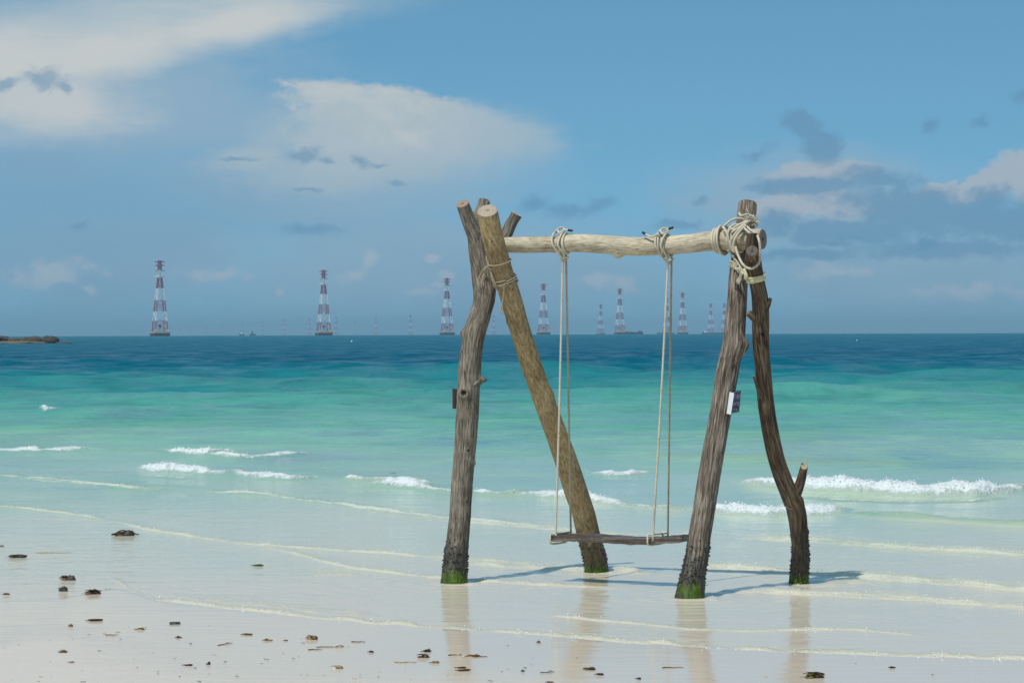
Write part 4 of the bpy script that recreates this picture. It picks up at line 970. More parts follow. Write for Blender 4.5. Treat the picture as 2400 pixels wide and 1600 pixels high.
st = rope_obj('strap_tie', [[px(1745, 630, 18.10), px(1747, 642, 18.06), px(1746, 655, 18.06)], [px(1742, 632, 18.1), px(1750, 645, 18.05), px(1749, 656, 18.06)]], .009, STRAP, frame, nr=8)

# weed and barnacles at the feet
def foot_growth(Lg, parent_o, seed, zmax, nblade, green=0.13):
    r = np.random.default_rng(seed); V = []; Fc = []
    zs = Lg.c[:, 2]
    for k in range(nblade):
        z = r.random() ** 1.6 * green * (.6 + .6 * r.random()) + .015; i = int(np.argmin(abs(zs - z))); a = r.choice((r.normal(-1.0, 1.0), r.random() * 6.283))
        c, n1, n2, rr = Lg.c[i], Lg.n1[i], Lg.n2[i], Lg.r[i]
        d = n1 * math.cos(a) + n2 * math.sin(a); side = np.cross(d, [0, 0, 1]); side /= np.linalg.norm(side)
        l = .02 + .045 * r.random(); w = .002 + .0035 * r.random(); lean = (r.random() - .5) * .5
        p0 = c + d * rr * .99; b0 = len(V)
        for j in range(4):
            f = j / 3; p = p0 + d * (.007 * math.sin(f * 2.2) + .001) + np.array([0, 0, -l * f]) + side * lean * l * f
            p[2] = max(p[2], .001); ww = w * (1 - f * .75)
            V += [tuple(p - side * ww), tuple(p + side * ww)]
        Fc += [(b0 + 2 * j, b0 + 2 * j + 1, b0 + 2 * j + 3, b0 + 2 * j + 2) for j in range(3)]
    me = bpy.data.meshes.new('green_weed'); me.from_pydata(V, [], Fc); me.materials.append(ALGAE); me.polygons.foreach_set('use_smooth', [True] * len(Fc)); me.update()
    o = link('green_weed', me); o.parent = parent_o; o['kind'] = 'stuff'
    mb = MB()
    for k in range(260):
        z = .07 + abs(r.normal(0, 1)) * zmax * .42; 
        if z > zmax: continue
        i = int(np.argmin(abs(zs - z))); a = r.random() * 6.283
        d = Lg.n1[i] * math.cos(a) + Lg.n2[i] * math.sin(a); p = Vector(Lg.c[i] + d * Lg.r[i] * 1.0); dv = Vector(d); q = .003 + .006 * r.random()
        mb.cyl(p - dv * .004, p + dv * q * 1.1, q, 5, 0, q * .4)
    me = mb.mesh('barnacle_crust', (BARN,), False); o = link('barnacle_crust', me); o.parent = parent_o; o['kind'] = 'stuff'
foot_growth(LA, postA, 1, .30, 210, .085); foot_growth(LB, postB, 2, .30, 70, .05); foot_growth(LC, postC, 3, .36, 150, .085); foot_growth(LD, postD, 4, .36, 90, .075)

# ------------------------------------------------------------------ signs on the posts
BLUE = simple_mat('navy sign paint', (0.024, 0.022, 0.075), 0.4); WHITE_BOARD = simple_mat('white board', (0.80, 0.81, 0.82), 0.5)
LETTER = simple_mat('sign lettering', (0.42, 0.44, 0.50), 0.5); SIGN_BACK = simple_mat('grey sign back', (0.13, 0.115, 0.115), 0.6, 0.3, 0.15, 20)
def quad_board(name, mats, tl, tr, br_, bl_, th, parent):
    n = (tr - tl).cross(bl_ - tl).normalized(); n = -n if n.dot(fw) > 0 else n
    vs = [tl, tr, br_, bl_] + [q - n * th for q in (tl, tr, br_, bl_)]
    me = bpy.data.meshes.new(name); me.from_pydata([v - parent.location for v in vs], [], [(0, 1, 2, 3), (7, 6, 5, 4), (0, 4, 5, 1), (1, 5, 6, 2), (2, 6, 7, 3), (3, 7, 4, 0)])
    for m in mats: me.materials.append(m)
    me.update(); o = link(name, me, parent); return o, n
cd = float(LC.at(LC.frac_v(940))[0][1]) - 0.075
sg = empty('fee_sign', P(1725, 945, cd))
tag(sg, 'small navy notice board with pale lettering nailed to the near right post', 'sign')
# the blue board swings away to the back right
tl, tr, br_, bl_ = P(1716, 917.6, cd + .01), P(1737.4, 914.8, cd + .10), P(1732.8, 965, cd + .10), P(1711, 969, cd + .01)
quad_board('panel', (BLUE,), tl, tr, br_, bl_, .006, sg)
nb = (tr - tl).cross(bl_ - tl).normalized(); nb = -nb if nb.dot(fw) > 0 else nb
xa = (tr - tl); ya = (bl_ - tl)
def on_board(fx, fy, lift=.0015): return tl + xa * fx + ya * fy + nb * lift
def text_obj(body, fx0, fx1, fy0, fy1):
    cu = bpy.data.curves.new('lettering', 'FONT'); cu.body = body; cu.size = 1.0; cu.resolution_u = 3; cu.extrude = 0.0
    tmp = bpy.data.objects.new('tmp', cu); COL.objects.link(tmp); dg = bpy.context.evaluated_depsgraph_get(); dg.update()
    me = bpy.data.meshes.new_from_object(tmp.evaluated_get(dg)); bpy.data.objects.remove(tmp)
    co = np.array([v.co[:] for v in me.vertices]); lo, hi = co.min(0), co.max(0)
    for v in me.vertices:
        fx = fx0 + (v.co.x - lo[0]) / (hi[0] - lo[0]) * (fx1 - fx0); fy = fy1 - (v.co.y - lo[1]) / (hi[1] - lo[1]) * (fy1 - fy0)
        v.co = on_board(fx, fy) - sg.location
    me.name = 'lettering'; me.materials.clear(); me.materials.append(LETTER); me.update(); link('lettering', me, sg)
text_obj('P HÌNH', .30, .92, .07, .38); text_obj('APHY FEE', .24, .86, .50, .67); text_obj('0 đ/ ng', .22, .74, .77, .92)
mb = MB()
for a, b_ in (((.1, .035), (.95, .035)), ((.1, .955), (.95, .955)), ((.955, .03), (.955, .96))):
    mb.bar(on_board(*a) - sg.location, on_board(*b_) - sg.location, .0022, .0012)
link('border_line', mb.mesh('border_line', (LETTER,)), sg)
quad_board('white_strip', (WHITE_BOARD,), P(1710.3, 918, cd - .015), P(1720.8, 921, cd - .012), P(1713, 971.3, cd - .012), P(1703, 968.8, cd - .015), .005, sg)
ad = float(LA.at(LA.frac_v(935))[0][1])
sb = empty('sign_back', P(1072, 932, ad))
tag(sb, 'dark grey back of a board fixed behind the left post, seen edge on', 'sign')
quad_board('panel', (SIGN_BACK,), P(1060.8, 910, ad + .02), P(1092, 916, ad + .10), P(1092, 958, ad + .10), P(1061.2, 957.5, ad + .02), .006, sb)

# ------------------------------------------------------------------ pylons out at sea
RED = simple_mat('faded red steel', (0.34, 0.065, 0.085), 0.5); WHT = simple_mat('white steel', (0.80, 0.80, 0.80), 0.5)
CONC = simple_mat('tan concrete deck', (0.50, 0.36, 0.22), 0.8, .3, .2, .4); PILE = simple_mat('dark piles', (0.05, 0.055, 0.07), 0.8)
BOARD_R = simple_mat('red board', (0.30, 0.01, 0.03), 0.5); BOARD_Y = simple_mat('yellow board', (0.85, 0.48, 0.10), 0.5)
BANDS = [(4.6, 14.9, 1), (14.9, 24.2, 0), (24.2, 35.5, 1), (35.5, 47.4, 0), (47.4, 58.1, 1), (58.1, 65.4, 0), (65.4, 75.3, 1)]
def pw(z): return float(np.interp(z, [4.6, 24.2, 35.5, 47.4, 58.1, 66, 75.3], [12.6, 9.8, 8.0, 5.6, 3.7, 3.0, 2.5]))
def section(mb, z0, z1, mi):
    pan = 1 if pw(z0) > 9 else 2
    for k in range(pan):
        a, b_ = z0 + (z1 - z0) * k / pan, z0 + (z1 - z0) * (k + 1) / pan; wa, wb = pw(a) / 2, pw(b_) / 2
        ca = [(-wa, -wa, a), (wa, -wa, a), (wa, wa, a), (-wa, wa, a)]; cb_ = [(-wb, -wb, b_), (wb, -wb, b_), (wb, wb, b_), (-wb, wb, b_)]
        th = .75 if z0 < 48 else .6; tb = .38
        for i in range(4):
            j = (i + 1) % 4; mb.bar(ca[i], cb_[i], th, mi=mi); mb.bar(ca[i], cb_[j], tb, mi=mi); mb.bar(ca[j], cb_[i], tb, mi=mi); mb.bar(cb_[i], cb_[j], tb, mi=mi)
ARMS = [(73.6, 5.6, 1), (70.2, 4.9, 1), (64.8, 5.0, 2), (59.2, 5.6, 0)]
def arm(mb, z, hw, mi):
    w = pw(z) / 2
    for sy in (-1, 1):
        mb.bar((-hw, 0, z), (0, sy * w, z - .2), .45, mi=mi); mb.bar((hw, 0, z), (0, sy * w, z - .2), .45, mi=mi)
    mb.bar((-hw, 0, z + .1), (hw, 0, z + .1), .6, mi=mi)
    mb.bar((-hw, 0, z), (-w, 0, z + 1.3), .35, mi=mi); mb.bar((hw, 0, z), (w, 0, z + 1.3), .35, mi=mi)
def platform(mb_deck, mb_pile):
    mb_deck.box((-8.6, -7.6, 2.9), (8.6, 7.6, 4.3)); mb_deck.box((-6.8, -6.8, 4.3), (6.8, 6.8, 4.7))
    for i in range(7):
        for j in range(5): mb_pile.cyl((-7.8 + i * 2.6, -6.6 + j * 3.3, -6), (-7.8 + i * 2.6, -6.6 + j * 3.3, 2.9), .75, 8)
    mb_pile.box((-8.4, -7.2, .9), (8.4, 7.2, 1.8))
STEEL_GREY = simple_mat('grey steel', (0.35, 0.36, 0.40), 0.5)
def make_pylon():
    root = empty('pylon')
    for (z0, z1, red) in BANDS:
        mb = MB(); section(mb, z0, z1, 0); o = link('lattice_section', mb.mesh('lattice_section', (RED if red else WHT,)), root)
        o['label'] = ('red' if red else 'white') + ' painted lattice section'
    for (z, hw, mi) in ARMS:
        mb = MB(); arm(mb, z, hw, 0); o = link('crossarm', mb.mesh('crossarm', ((WHT, RED, STEEL_GREY)[mi],)), root)
    a, b_ = MB(), MB(); platform(a, b_)
    link('deck', a.mesh('deck', (CONC,)), root); link('piles', b_.mesh('piles', (PILE,)), root)
    mb = MB(); mb.box((-3.4, -6.6, 9.2), (-.9, -6.3, 11.2)); mb.bar((-2.1, -6.4, 4.6), (-2.1, -6.4, 9.4), .3); link('notice_board', mb.mesh('notice_board', (BOARD_R,)), root)
    mb = MB(); mb.box((2.2, -6.6, 9.0), (4.3, -6.3, 11.4)); mb.bar((3.2, -6.4, 4.6), (3.2, -6.4, 9.2), .3); link('notice_board', mb.mesh('notice_board', (BOARD_Y,)), root)
    for x in (-6.2, 6.2):
        mb = MB()
        for k in range(4): mb.bar((x - .8 + k * .5, -6.9, 4.7), (x - .8 + k * .5, -6.9, 6.6), .3)
        mb.bar((x - 1, -6.9, 6.6), (x + 1, -6.9, 6.6), .3); link('railing', mb.mesh('railing', (WHT,)), root)
    return root
def far_mesh():
    mb = MB()
    for (z0, z1, red) in BANDS: section(mb, z0, z1, red)
    for (z, hw, mi) in ARMS: arm(mb, z, hw, min(mi, 1))
    a, b_ = MB(), MB(); platform(a, b_); mb.add(a.v, a.f, 2); mb.add(b_.v, b_.f, 3)
    return mb.mesh('far_pylon', (WHT, RED, CONC, PILE))
def dip(d): return -d * d / (2 * EARTH)
def pylon_dist(vpx):
    lo, hi = 1500, 40000
    for _ in range(60):
        d = (lo + hi) / 2; hid = max(0, (d - 4690)) ** 2 / (2 * EARTH)
        if (75.3 - hid) / d * F > vpx: lo = d
        else: hi = d
    return d
def pylon_loc(u, vpx):
    d = pylon_dist(vpx); p = P(u, 780, d); return Vector((p.x, p.y, dip(d)))
near = [(375, 177, 'tallest red and white lattice pylon on a pile platform, far left over the horizon'),
        (759, 153, 'second tallest red and white lattice pylon, midway between the far left one and the swing'),
        (1048, 133, 'red and white lattice pylon just left of the swing\'s left post'),
        (1274, 119, 'red and white lattice pylon seen between the leaning tan post and the left swing ropes'),
        (1453, 107, 'red and white lattice pylon with a long dark barge lying at its right side'),
        (1600, 97, 'red and white lattice pylon seen between the right swing ropes and the near right post')]
GRP = 'red and white power pylons standing in the sea'
proto = make_pylon(); kids = list(proto.children)
for i, (u, h, lab) in enumerate(near):
    if i == 0: rootp = proto
    else:
        rootp = proto.copy(); COL.objects.link(rootp)
        for ch in kids:
            c = ch.copy(); COL.objects.link(c); c.parent = rootp
    rootp.location = pylon_loc(u, h); rootp.rotation_euler = (0, 0, R(24 - i * 2))
    tag(rootp, lab, 'pylon', GRP)
FARM = far_mesh()
far = [(1408, 70, 'small hazy pylon just left of the pylon that has the barge beside it'), (1563, 86, 'hazy pylon half hidden behind the right pair of swing ropes'),
       (1666, 71, 'hazy pylon with a crane boom leaning up at its right side'), (1698, 71, 'hazy pylon partly hidden by the near right post'),
       (1157, 46, 'hazy pylon peeping through the gap below the crossing of the two left posts'), (962, 47, 'faint pylon next left of the one beside the left post'),
       (881, 43, 'faint pylon midway between the second tallest pylon and the left post'), (832, 33, 'faint short pylon, second to the right of the second tallest pylon'),
       (788, 43, 'faint pylon close to the right foot of the second tallest pylon'), (725, 39, 'faint pylon close to the left foot of the second tallest pylon'),
       (667, 37, 'faint pylon, second to the left of the second tallest pylon'), (615, 34, 'faint pylon just right of the small dark ship'),
       (567, 32, 'faint pylon just left of the small dark ship'), (522, 27, 'very faint pylon, fourth to the right of the tallest pylon'), (482, 26, 'very faint pylon, third to the right of the tallest pylon'),
       (446, 23, 'barely visible pylon, second to the right of the tallest pylon'), (422, 20, 'barely visible pylon, next right of the tallest pylon'),
       (322, 20, 'barely visible pylon, next left of the tallest pylon'), (288, 19, 'barely visible pylon, farthest left of all')]
for (u, h, lab) in far:
    o = link('pylon', FARM); o.location = pylon_loc(u, h); o.rotation_euler = (0, 0, R(15 + (u * 7) % 20)); tag(o, lab, 'pylon', GRP)

# ------------------------------------------------------------------ vessels
HULL = simple_mat('dark hull', (0.020, 0.028, 0.050), 0.6); CARGO = simple_mat('dark cargo', (0.045, 0.05, 0.07), 0.8); HULL_G = simple_mat('grey green hull', (0.05, 0.09, 0.11), 0.6)
def hull_mesh(mb, L, W, Hh):
    n = 14; V = []
    for i in range(n + 1):
        f = i / n; x = (f - .5) * L; w = W / 2 * min(1, 6 * f + .35, 5 * (1 - f) + .25); sh = .25 * Hh * ((2 * f - 1) ** 4)
        V += [(x, -w * .8, -1.0), (x, -w, Hh + sh), (x, w, Hh + sh), (x, w * .8, -1.0)]
    Fc = [(0, 1, 2, 3)[::-1], tuple(4 * n + k for k in range(4))]
    for i in range(n):
        a, b_ = 4 * i, 4 * i + 4
        for k in range(4): Fc.append((a + k, b_ + k, b_ + (k + 1) % 4, a + (k + 1) % 4))
    mb.add(V, Fc)
def vessel(name, u0, u1, vtop, d, label, cat, kind):
    pc = P((u0 + u1) / 2, 780, d); root = empty(name, (pc.x, pc.y, dip(d))); tag(root, label, cat)
    L = (u1 - u0) / F * d; hh = 5.5 / F * d
    if kind == 'barge':
        mb = MB(); hull_mesh(mb, L, L * .22, hh * .62); link('hull', mb.mesh('hull', (HULL,)), root)
        mb = MB(); r = random.Random(5)
        for k in range(18): x = (-.46 + k * .035) * L; mb.box((x, -2, hh * .5), (x + .028 * L, 2, hh * (.75 + .5 * r.random())))
        link('deck_cargo', mb.mesh('deck_cargo', (CARGO,)), root)
        mb = MB()
        pr = [(.16, .62), (.2, .95), (.26, 1.25), (.30, 1.5), (.34, 1.25), (.42, 1.2), (.47, 1.1), (.49, .62)]
        V = [(x * L, s * 3, z * hh) for s in (-1, 1) for x, z in pr]; n = len(pr)
        mb.add(V, [tuple(range(n)), tuple(range(2 * n - 1, n - 1, -1))] + [(k, n + k, n + k + 1, k + 1) for k in range(n - 1)] + [(0, n - 1, 2 * n - 1, n)])
        link('wheelhouse', mb.mesh('wheelhouse', (CARGO,)), root)
        mb = MB(); mb.bar((.24 * L, 0, hh), (.36 * L, 0, hh * 1.7), .5); mb.bar((.36 * L, 0, hh * 1.7), (.45 * L, 0, hh * 1.2), .5); link('boom', mb.mesh('boom', (HULL,)), root)
    elif kind == 'pontoon':
        mb = MB(); hull_mesh(mb, L, L * .3, hh * .45); link('hull', mb.mesh('hull', (HULL_G,)), root)
        mb = MB()
        for k in range(9): x = (-.48 + k * .055) * L; mb.box((x, -1.5, hh * .4), (x + .02 * L, 1.5, hh * (.75 + .3 * (k % 3 == 0))))
        link('deck_cargo', mb.mesh('deck_cargo', (HULL_G,)), root)
    elif kind == 'crane':
        mb = MB(); hull_mesh(mb, L, L * .2, hh * .55); link('hull', mb.mesh('hull', (HULL,)), root)
        mb = MB(); mb.box((-.44 * L, -3, hh * .5), (-.34 * L, 3, hh * 1.25)); link('cabin', mb.mesh('cabin', (WHT,)), root)
        mb = MB(); mb.box((-.49 * L, -3, hh * .4), (-.45 * L, 3, hh * 1.0)); link('winch', mb.mesh('winch', (CARGO,)), root)
        mb = MB(); bx = .06 * L
        top = (bx + 11 / F * d, 0, 31 / F * d)
        for s in (-1, 1): mb.bar((bx - .7, s * .7, hh * .6), top, .9)
        for k in range(8): f = k / 8; mb.bar((bx - .7 + (top[0] - bx) * f, -.7 * (1 - f), hh * .6 + (top[2] - hh * .6) * f), (bx + .7 + (top[0] - bx) * (f + .1), .7 * (1 - f), hh * .6 + (top[2] - hh * .6) * (f + .1)), .5)
        link('crane_boom', mb.mesh('crane_boom', (STEEL_GREY,)), root)
    else:
        mb = MB(); hull_mesh(mb, L, L * .34, hh * .6); link('hull', mb.mesh('hull', (HULL,)), root)
        mb = MB(); mb.box((-.18 * L, -1.6, hh * .5), (.10 * L, 1.6, hh * 1.3)); mb.box((-.12 * L, -1.3, hh * 1.3), (.04 * L, 1.3, hh * 1.7)); link('cabin', mb.mesh('cabin', (CARGO if kind == 'ship' else WHT,)), root)
        mb = MB(); mb.bar((0, 0, hh * 1.2), (0, 0, hh * 2.3), .45); mb.bar((-.32 * L, 0, hh * .5), (-.32 * L, 0, hh * 1.25), .4); mb.bar((-.32 * L, 0, hh * 1.25), (0, 0, hh * 2.0), .2); link('mast', mb.mesh('mast', (CARGO,)), root)
    return root
vessel('barge', 1462, 1507, 770, 4350, 'long dark barge with a raised wheelhouse lying beside a pylon', 'barge', 'barge')
vessel('work_barge', 1540, 1580, 776, 5200, 'low grey green work barge seen behind the right pair of swing ropes', 'barge', 'pontoon')
vessel('crane_barge', 1646, 1708, 776, 5600, 'crane barge with a white cabin and slanting boom left of the near right post', 'barge', 'crane')
vessel('fishing_boat', 585, 599, 776, 5000, 'small dark ship with a mast on the horizon between two faint pylons', 'ship', 'ship')
vessel('work_boat', 561, 572, 782, 5200, 'tiny pale boat at the foot of a faint pylon left of the dark ship', 'boat', 'boat')

# ------------------------------------------------------------------ rocks of the far left point
m, t, b = new_mat('shore rock')
tc = t.node('ShaderNodeNewGeometry').outputs['Position']
n = t.noise(tc, 0.9, 6, 0.65); n2 = t.noise(tc, 5, 4, 0.6)
t.put(b.inputs['Base Color'], t.mix(n2, t.ramp(n, [(0.35, (0.016, 0.015, 0.013)), (0.52, (0.055, 0.046, 0.034)), (0.68, (0.14, 0.115, 0.075))]), (0.07, 0.06, 0.045)))
b.inputs['Roughness'].default_value = 0.85
ROCK = m; ROCK_TAN = simple_mat('tan rock', (0.16, 0.12, 0.065), 0.85, .3, .5, .8); ROCK_DARK = simple_mat('dark rock', (0.045, 0.042, 0.034), 0.8, .3, .6, .7)
def rock(u0, u1, vt, vb, d, label, mat, seed, depth=1.0, flat=1.0):
    pc = P((u0 + u1) / 2, 800, d); hw = (u1 - u0) / 2 / F * d
    hz = 783.3 - 0.0033 * ((u0 + u1) / 2)
    z0 = 0.0 ; ztop = H - (vt - hz) / F * d * 1.0
    ztop = H + (hz - vt) / F * d
    import bmesh
    bm = bmesh.new(); bmesh.ops.create_icosphere(bm, subdivisions=5, radius=1.0)
    co = np.array([v.co[:] for v in bm.verts]); s = np.sign(co) * np.abs(co) ** 0.72
    s = s * (1 + 0.16 * fbm(co * 1.7 + seed, 3, seed))[:, None] + 0.05 * fbm(co * 6 + seed, 3, seed + 9)[:, None] * co
    for v, q in zip(bm.verts, s): v.co = (q[0] * hw, q[1] * hw * depth, max(q[2], -.6) * (ztop + .3) * flat)
    me = bpy.data.meshes.new('rock'); bm.to_mesh(me); bm.free(); me.materials.append(mat); me.polygons.foreach_set('use_smooth', [True] * len(me.polygons))
    zz = max(v.co.z for v in me.vertices); k = ztop / zz if zz > 0 else 1
    for v in me.vertices: v.co.z *= k if v.co.z > 0 else 1
    o = link('rock', me, None, (pc.x, pc.y, dip(d))); tag(o, label, 'rock', 'rocks of the low point at the left edge'); return o
rock(-150, 30, 782, 803, 545, 'broad brown boulder cut by the left edge of the picture', ROCK, 1)
rock(18, 50, 791, 802, 540, 'low brown rock just right of the broad boulder at the edge', ROCK, 2)
rock(44, 76, 789, 802, 536, 'brown rock in the middle of the row on the left point', ROCK, 3)
rock(66, 100, 786.5, 802, 530, 'tan topped rock left of the dark rounded boulder', ROCK, 4)
rock(96, 138, 786, 804, 525, 'dark rounded boulder at the right end of the rocky point', ROCK_DARK, 5)
rock(-60, 112, 799, 805, 518, 'flat tan rock ledge at the waterline below the boulders', ROCK_TAN, 6, .35)
rock(130, 168, 800, 804, 524, 'low wave washed rock trailing off right of the dark boulder', ROCK, 7, .5)
# floats on the water
FLOAT = simple_mat('white float', (0.82, 0.82, 0.84), 0.4)
def floater(u, v, w, label):
    p = G(u, v); r = w / 2 / F * p.y
    mb = MB(); n = 12; V = []
    prof = [(-.8, .35), (-.3, .9), (.2, 1.0), (.7, .7), (1.0, .25), (1.5, .18), (1.6, .0)]
    for (z, k) in prof: V += [(r * k * math.cos(6.2832 * a / n), r * k * math.sin(6.2832 * a / n), r * z) for a in range(n)]
    mb.add(V, [(i * n + a, i * n + (a + 1) % n, (i + 1) * n + (a + 1) % n, (i + 1) * n + a) for i in range(len(prof) - 1) for a in range(n)])
    o = link('float', mb.mesh('float', (FLOAT,), True), None, (p.x, p.y, dip(p.y) + .1)); o.rotation_euler = (0, .5, 0); tag(o, label, 'float')
floater(824, 801, 4, 'tiny white float on the blue water left of the swing')
floater(2008, 799, 3, 'tiny white float on the blue water right of the swing')

# ------------------------------------------------------------------ flotsam on the wet sand and the water
def leaf_mat(name, c, v=.45): return simple_mat(name, c, 0.55, 0.35, v, 40, .3)
LM = dict(dark=leaf_mat('black weed', (0.042, 0.030, 0.021)), brown=leaf_mat('brown leaf', (0.13, 0.072, 0.036)), tan=leaf_mat('tan leaf', (0.30, 0.185, 0.08)), rust=leaf_mat('rust leaf', (0.16, 0.07, 0.028)),
          green=leaf_mat('green leaf', (0.075, 0.12, 0.022)), olive=leaf_mat('olive leaf', (0.15, 0.13, 0.03)), straw=leaf_mat('straw reed', (0.36, 0.25, 0.09)), pink=leaf_mat('pale shell', (0.62, 0.55, 0.47)), grey=leaf_mat('grey bark piece', (0.045, 0.048, 0.04)))
def blade(mb, r, L, w, curl, z0, ang, mi, ox=0, oy=0, n=7):
    V = []; ca, sa_ = math.cos(ang), math.sin(ang)
    for i in range(n + 1):
        f = i / n; x = (f - .5) * L; ww = w / 2 * math.sin(math.pi * (0.06 + .88 * f)) ** .8; z = z0 + curl * (4 * f * (1 - f)) + r.uniform(-.1, .1) * curl
        for s, dz in ((-1, .0), (0, -.25 * w), (1, .0)):
            y = s * ww; V.append((ox + x * ca - y * sa_, oy + x * sa_ + y * ca, max(.001, z + (abs(s) * .35 * w if s else 0))))
    Fc = []
    for i in range(n):
        for k in range(2): a = i * 3 + k; Fc.append((a, a + 1, a + 4, a + 3))
    mb.add(V, Fc, mi)
def lump(mb, r, a, b_, h, mi, seed, ox=0, oy=0):
    n, k = 16, 7; V = []
    pts = []
    for i in range(k + 1):
        ph = (i / k) * math.pi / 2
        for j in range(n): t_ = 6.28318 * j / n; pts.append((math.cos(ph) * math.cos(t_), math.cos(ph) * math.sin(t_), math.sin(ph)))
    q = np.array(pts); s = 1 + .45 * fbm(q * 2.2 + seed * 3.7, 3, seed)
    V = [(ox + x * a * g, oy + y * b_ * g, z * h * g + .001) for (x, y, z), g in zip(q, s)]
    mb.add(V, [(i * n + j, i * n + (j + 1) % n, (i + 1) * n + (j + 1) % n, (i + 1) * n + j) for i in range(k) for j in range(n)], mi)
CATS = dict(clump='seaweed', leaf='leaf', twig='twig', reed='reed', chip='bark', shell='shell')
NAMES = dict(clump='seaweed_clump', leaf='fallen_leaf', twig='driftwood_twig', reed='reed_stem', chip='bark_chip', shell='shell')
def debris(kind, u, v, wpx, hpx, c1, c2, label, ang=0.0, group=None, seed=[100]):
    seed[0] += 1; r = random.Random(seed[0]); p = on_sand(u, v + hpx * .3); W = wpx * 0.86 / F * p.y; Hh = max(hpx * (0.85 if kind == 'clump' else 0.7), 2) / F * p.y
    mb = MB(); mats = (LM[c1], LM[c2])
    if kind == 'clump':
        lump(mb, r, W * .27, W * .2, Hh * .85, 0, seed[0], W * .18, 0); lump(mb, r, W * .2, W * .16, Hh * .45, 1, seed[0] + 50, -W * .17, -.01)
        for k in range(12): blade(mb, r, W * r.uniform(.35, .8), W * r.uniform(.05, .14), Hh * r.uniform(.05, .35), .002 + Hh * r.uniform(0, .5), r.uniform(-.7, .7), r.choice((0, 1, 1)), W * r.uniform(-.25, .25), W * r.uniform(-.15, .1))
        for k in range(4): blade(mb, r, W * r.uniform(.4, .7), W * .025, Hh * .05, .003, r.uniform(-.25, .25), 0, W * r.uniform(-.35, .3), W * r.uniform(-.1, .1))
    elif kind == 'leaf':
        lump(mb, r, W * .36, W * .10, Hh * .75, 0, seed[0], W * r.uniform(-.12, .12), 0); lump(mb, r, W * .2, W * .12, Hh * .9, 1, seed[0] + 31, W * r.choice((-.2, .22)), .004)
        blade(mb, r, W, W * r.uniform(.2, .32), Hh * .10, .003, ang * .4, 0); blade(mb, r, W * .55, W * .16, Hh * .2, .004 + Hh * .2, ang + r.uniform(-.5, .5), 1, W * r.uniform(-.25, .25), 0)
        mb.cyl((-W * .5, 0, .006), (-W * .68, .004, .004), .0022, 5, 1)
    elif kind in ('twig', 'reed'):
        n = 6; rr = max(.003, Hh * (.28 if kind == 'twig' else .2)); pts = [Vector(((i / n - .5) * W, r.uniform(-.012, .012) + (i / n - .5) * W * math.tan(ang), rr + Hh * .25 * (r.random() if kind == 'twig' else .1))) for i in range(n + 1)]
        for i in range(n): mb.cyl(pts[i], pts[i + 1], rr * (1 - .08 * i), 7, 0 if i < n * .7 else 1, rr * (1 - .08 * (i + 1)))
        if kind == 'twig':
            mb.cyl(pts[3], pts[3] + Vector((W * .14, -.02, Hh * .6)), rr * .6, 6, 1, rr * .3)
            if hpx > 4: blade(mb, r, W * .3, W * .12, Hh * .8, .004, .3, 1, W * .2, -.01)
    elif kind == 'chip':
        V = [(-W / 2, -.02, .002), (W / 2, -.025, .004), (W / 2, .03, Hh * .4), (-W / 2, .035, Hh * .2), (-W / 2, -.018, Hh * 1.1), (0, -.02, Hh * .7), (W / 2, -.02, Hh * .9), (W * .48, .028, Hh), (-W * .46, .03, Hh)]
        mb.add(V, [(0, 1, 6, 5, 4), (4, 5, 6, 7, 8), (1, 2, 7, 6), (3, 0, 4, 8), (2, 3, 8, 7)], 0)
    elif kind == 'shell':
        lump(mb, r, W * .5, W * .4, Hh, 0, seed[0])
    o = link(NAMES[kind], mb.mesh(NAMES[kind], mats, True), None, p)
    if kind != 'twig' and kind != 'reed': o.rotation_euler = (0, 0, r.uniform(-.25, .25))
    tag(o, label, CATS[kind], group); return o
D = debris
D('clump', 290, 1250, 66, 16, 'dark', 'rust', 'largest rusty brown and black weed clump, alone near the upper left waterline')
D('clump', 40, 1303, 56, 9, 'dark', 'olive', 'olive and black weed clump at the left edge below the straw reed')
D('reed', 125, 1294, 96, 5, 'straw', 'olive', 'long straw yellow reed lying flat at the left')
D('clump', 160, 1354, 46, 15, 'dark', 'rust', 'black knobbly weed clump, uppermost of the three dark clumps at the left')
D('clump', 147, 1380, 30, 15, 'grey', 'dark', 'grey green folded scrap of weed, middle one of the three dark clumps at the left')
D('clump', 215, 1387, 50, 15, 'dark', 'rust', 'domed black and rust weed clump, lowest and rightmost of the three at the left')
D('leaf', 15, 1391, 20, 8, 'brown', 'tan', 'small brown leaf at the left edge beside the three dark clumps', .3)
D('leaf', 4, 1279, 14, 4, 'dark', 'dark', 'dark sliver of leaf at the left edge above the olive weed clump')
D('leaf', 605, 1324, 30, 7, 'green', 'green', 'dark green leaf floating alone left of the left post')
D('chip', 410, 1460, 28, 7, 'dark', 'dark', 'black rectangular bark chip below the thin foam line at the left')
D('leaf', 224, 1453, 40, 6, 'brown', 'dark', 'long brown curled leaf on the sand left of the bark chip', .15)
D('leaf', 580, 1486, 30, 6, 'olive', 'green', 'olive green leaf flat on the sand below the foam line')
D('leaf', 329, 1473, 26, 7, 'tan', 'brown', 'tan leaf between the long brown leaf and the bark chip')
D('leaf', 420, 1492, 18, 8, 'brown', 'dark', 'crumpled brown leaf right below the bark chip', .5)
D('clump', 165, 1465, 16, 8, 'brown', 'tan', 'little brown tuft left of the long brown leaf')
D('twig', 262, 1487, 36, 4, 'brown', 'tan', 'thin brown twig below the long brown leaf', .05)
D('twig', 528, 1508, 34, 5, 'brown', 'dark', 'slanting dark twig left below the olive leaf', 1.0)
D('leaf', 629, 1499, 26, 8, 'tan', 'brown', 'tan folded leaf right of the olive leaf')
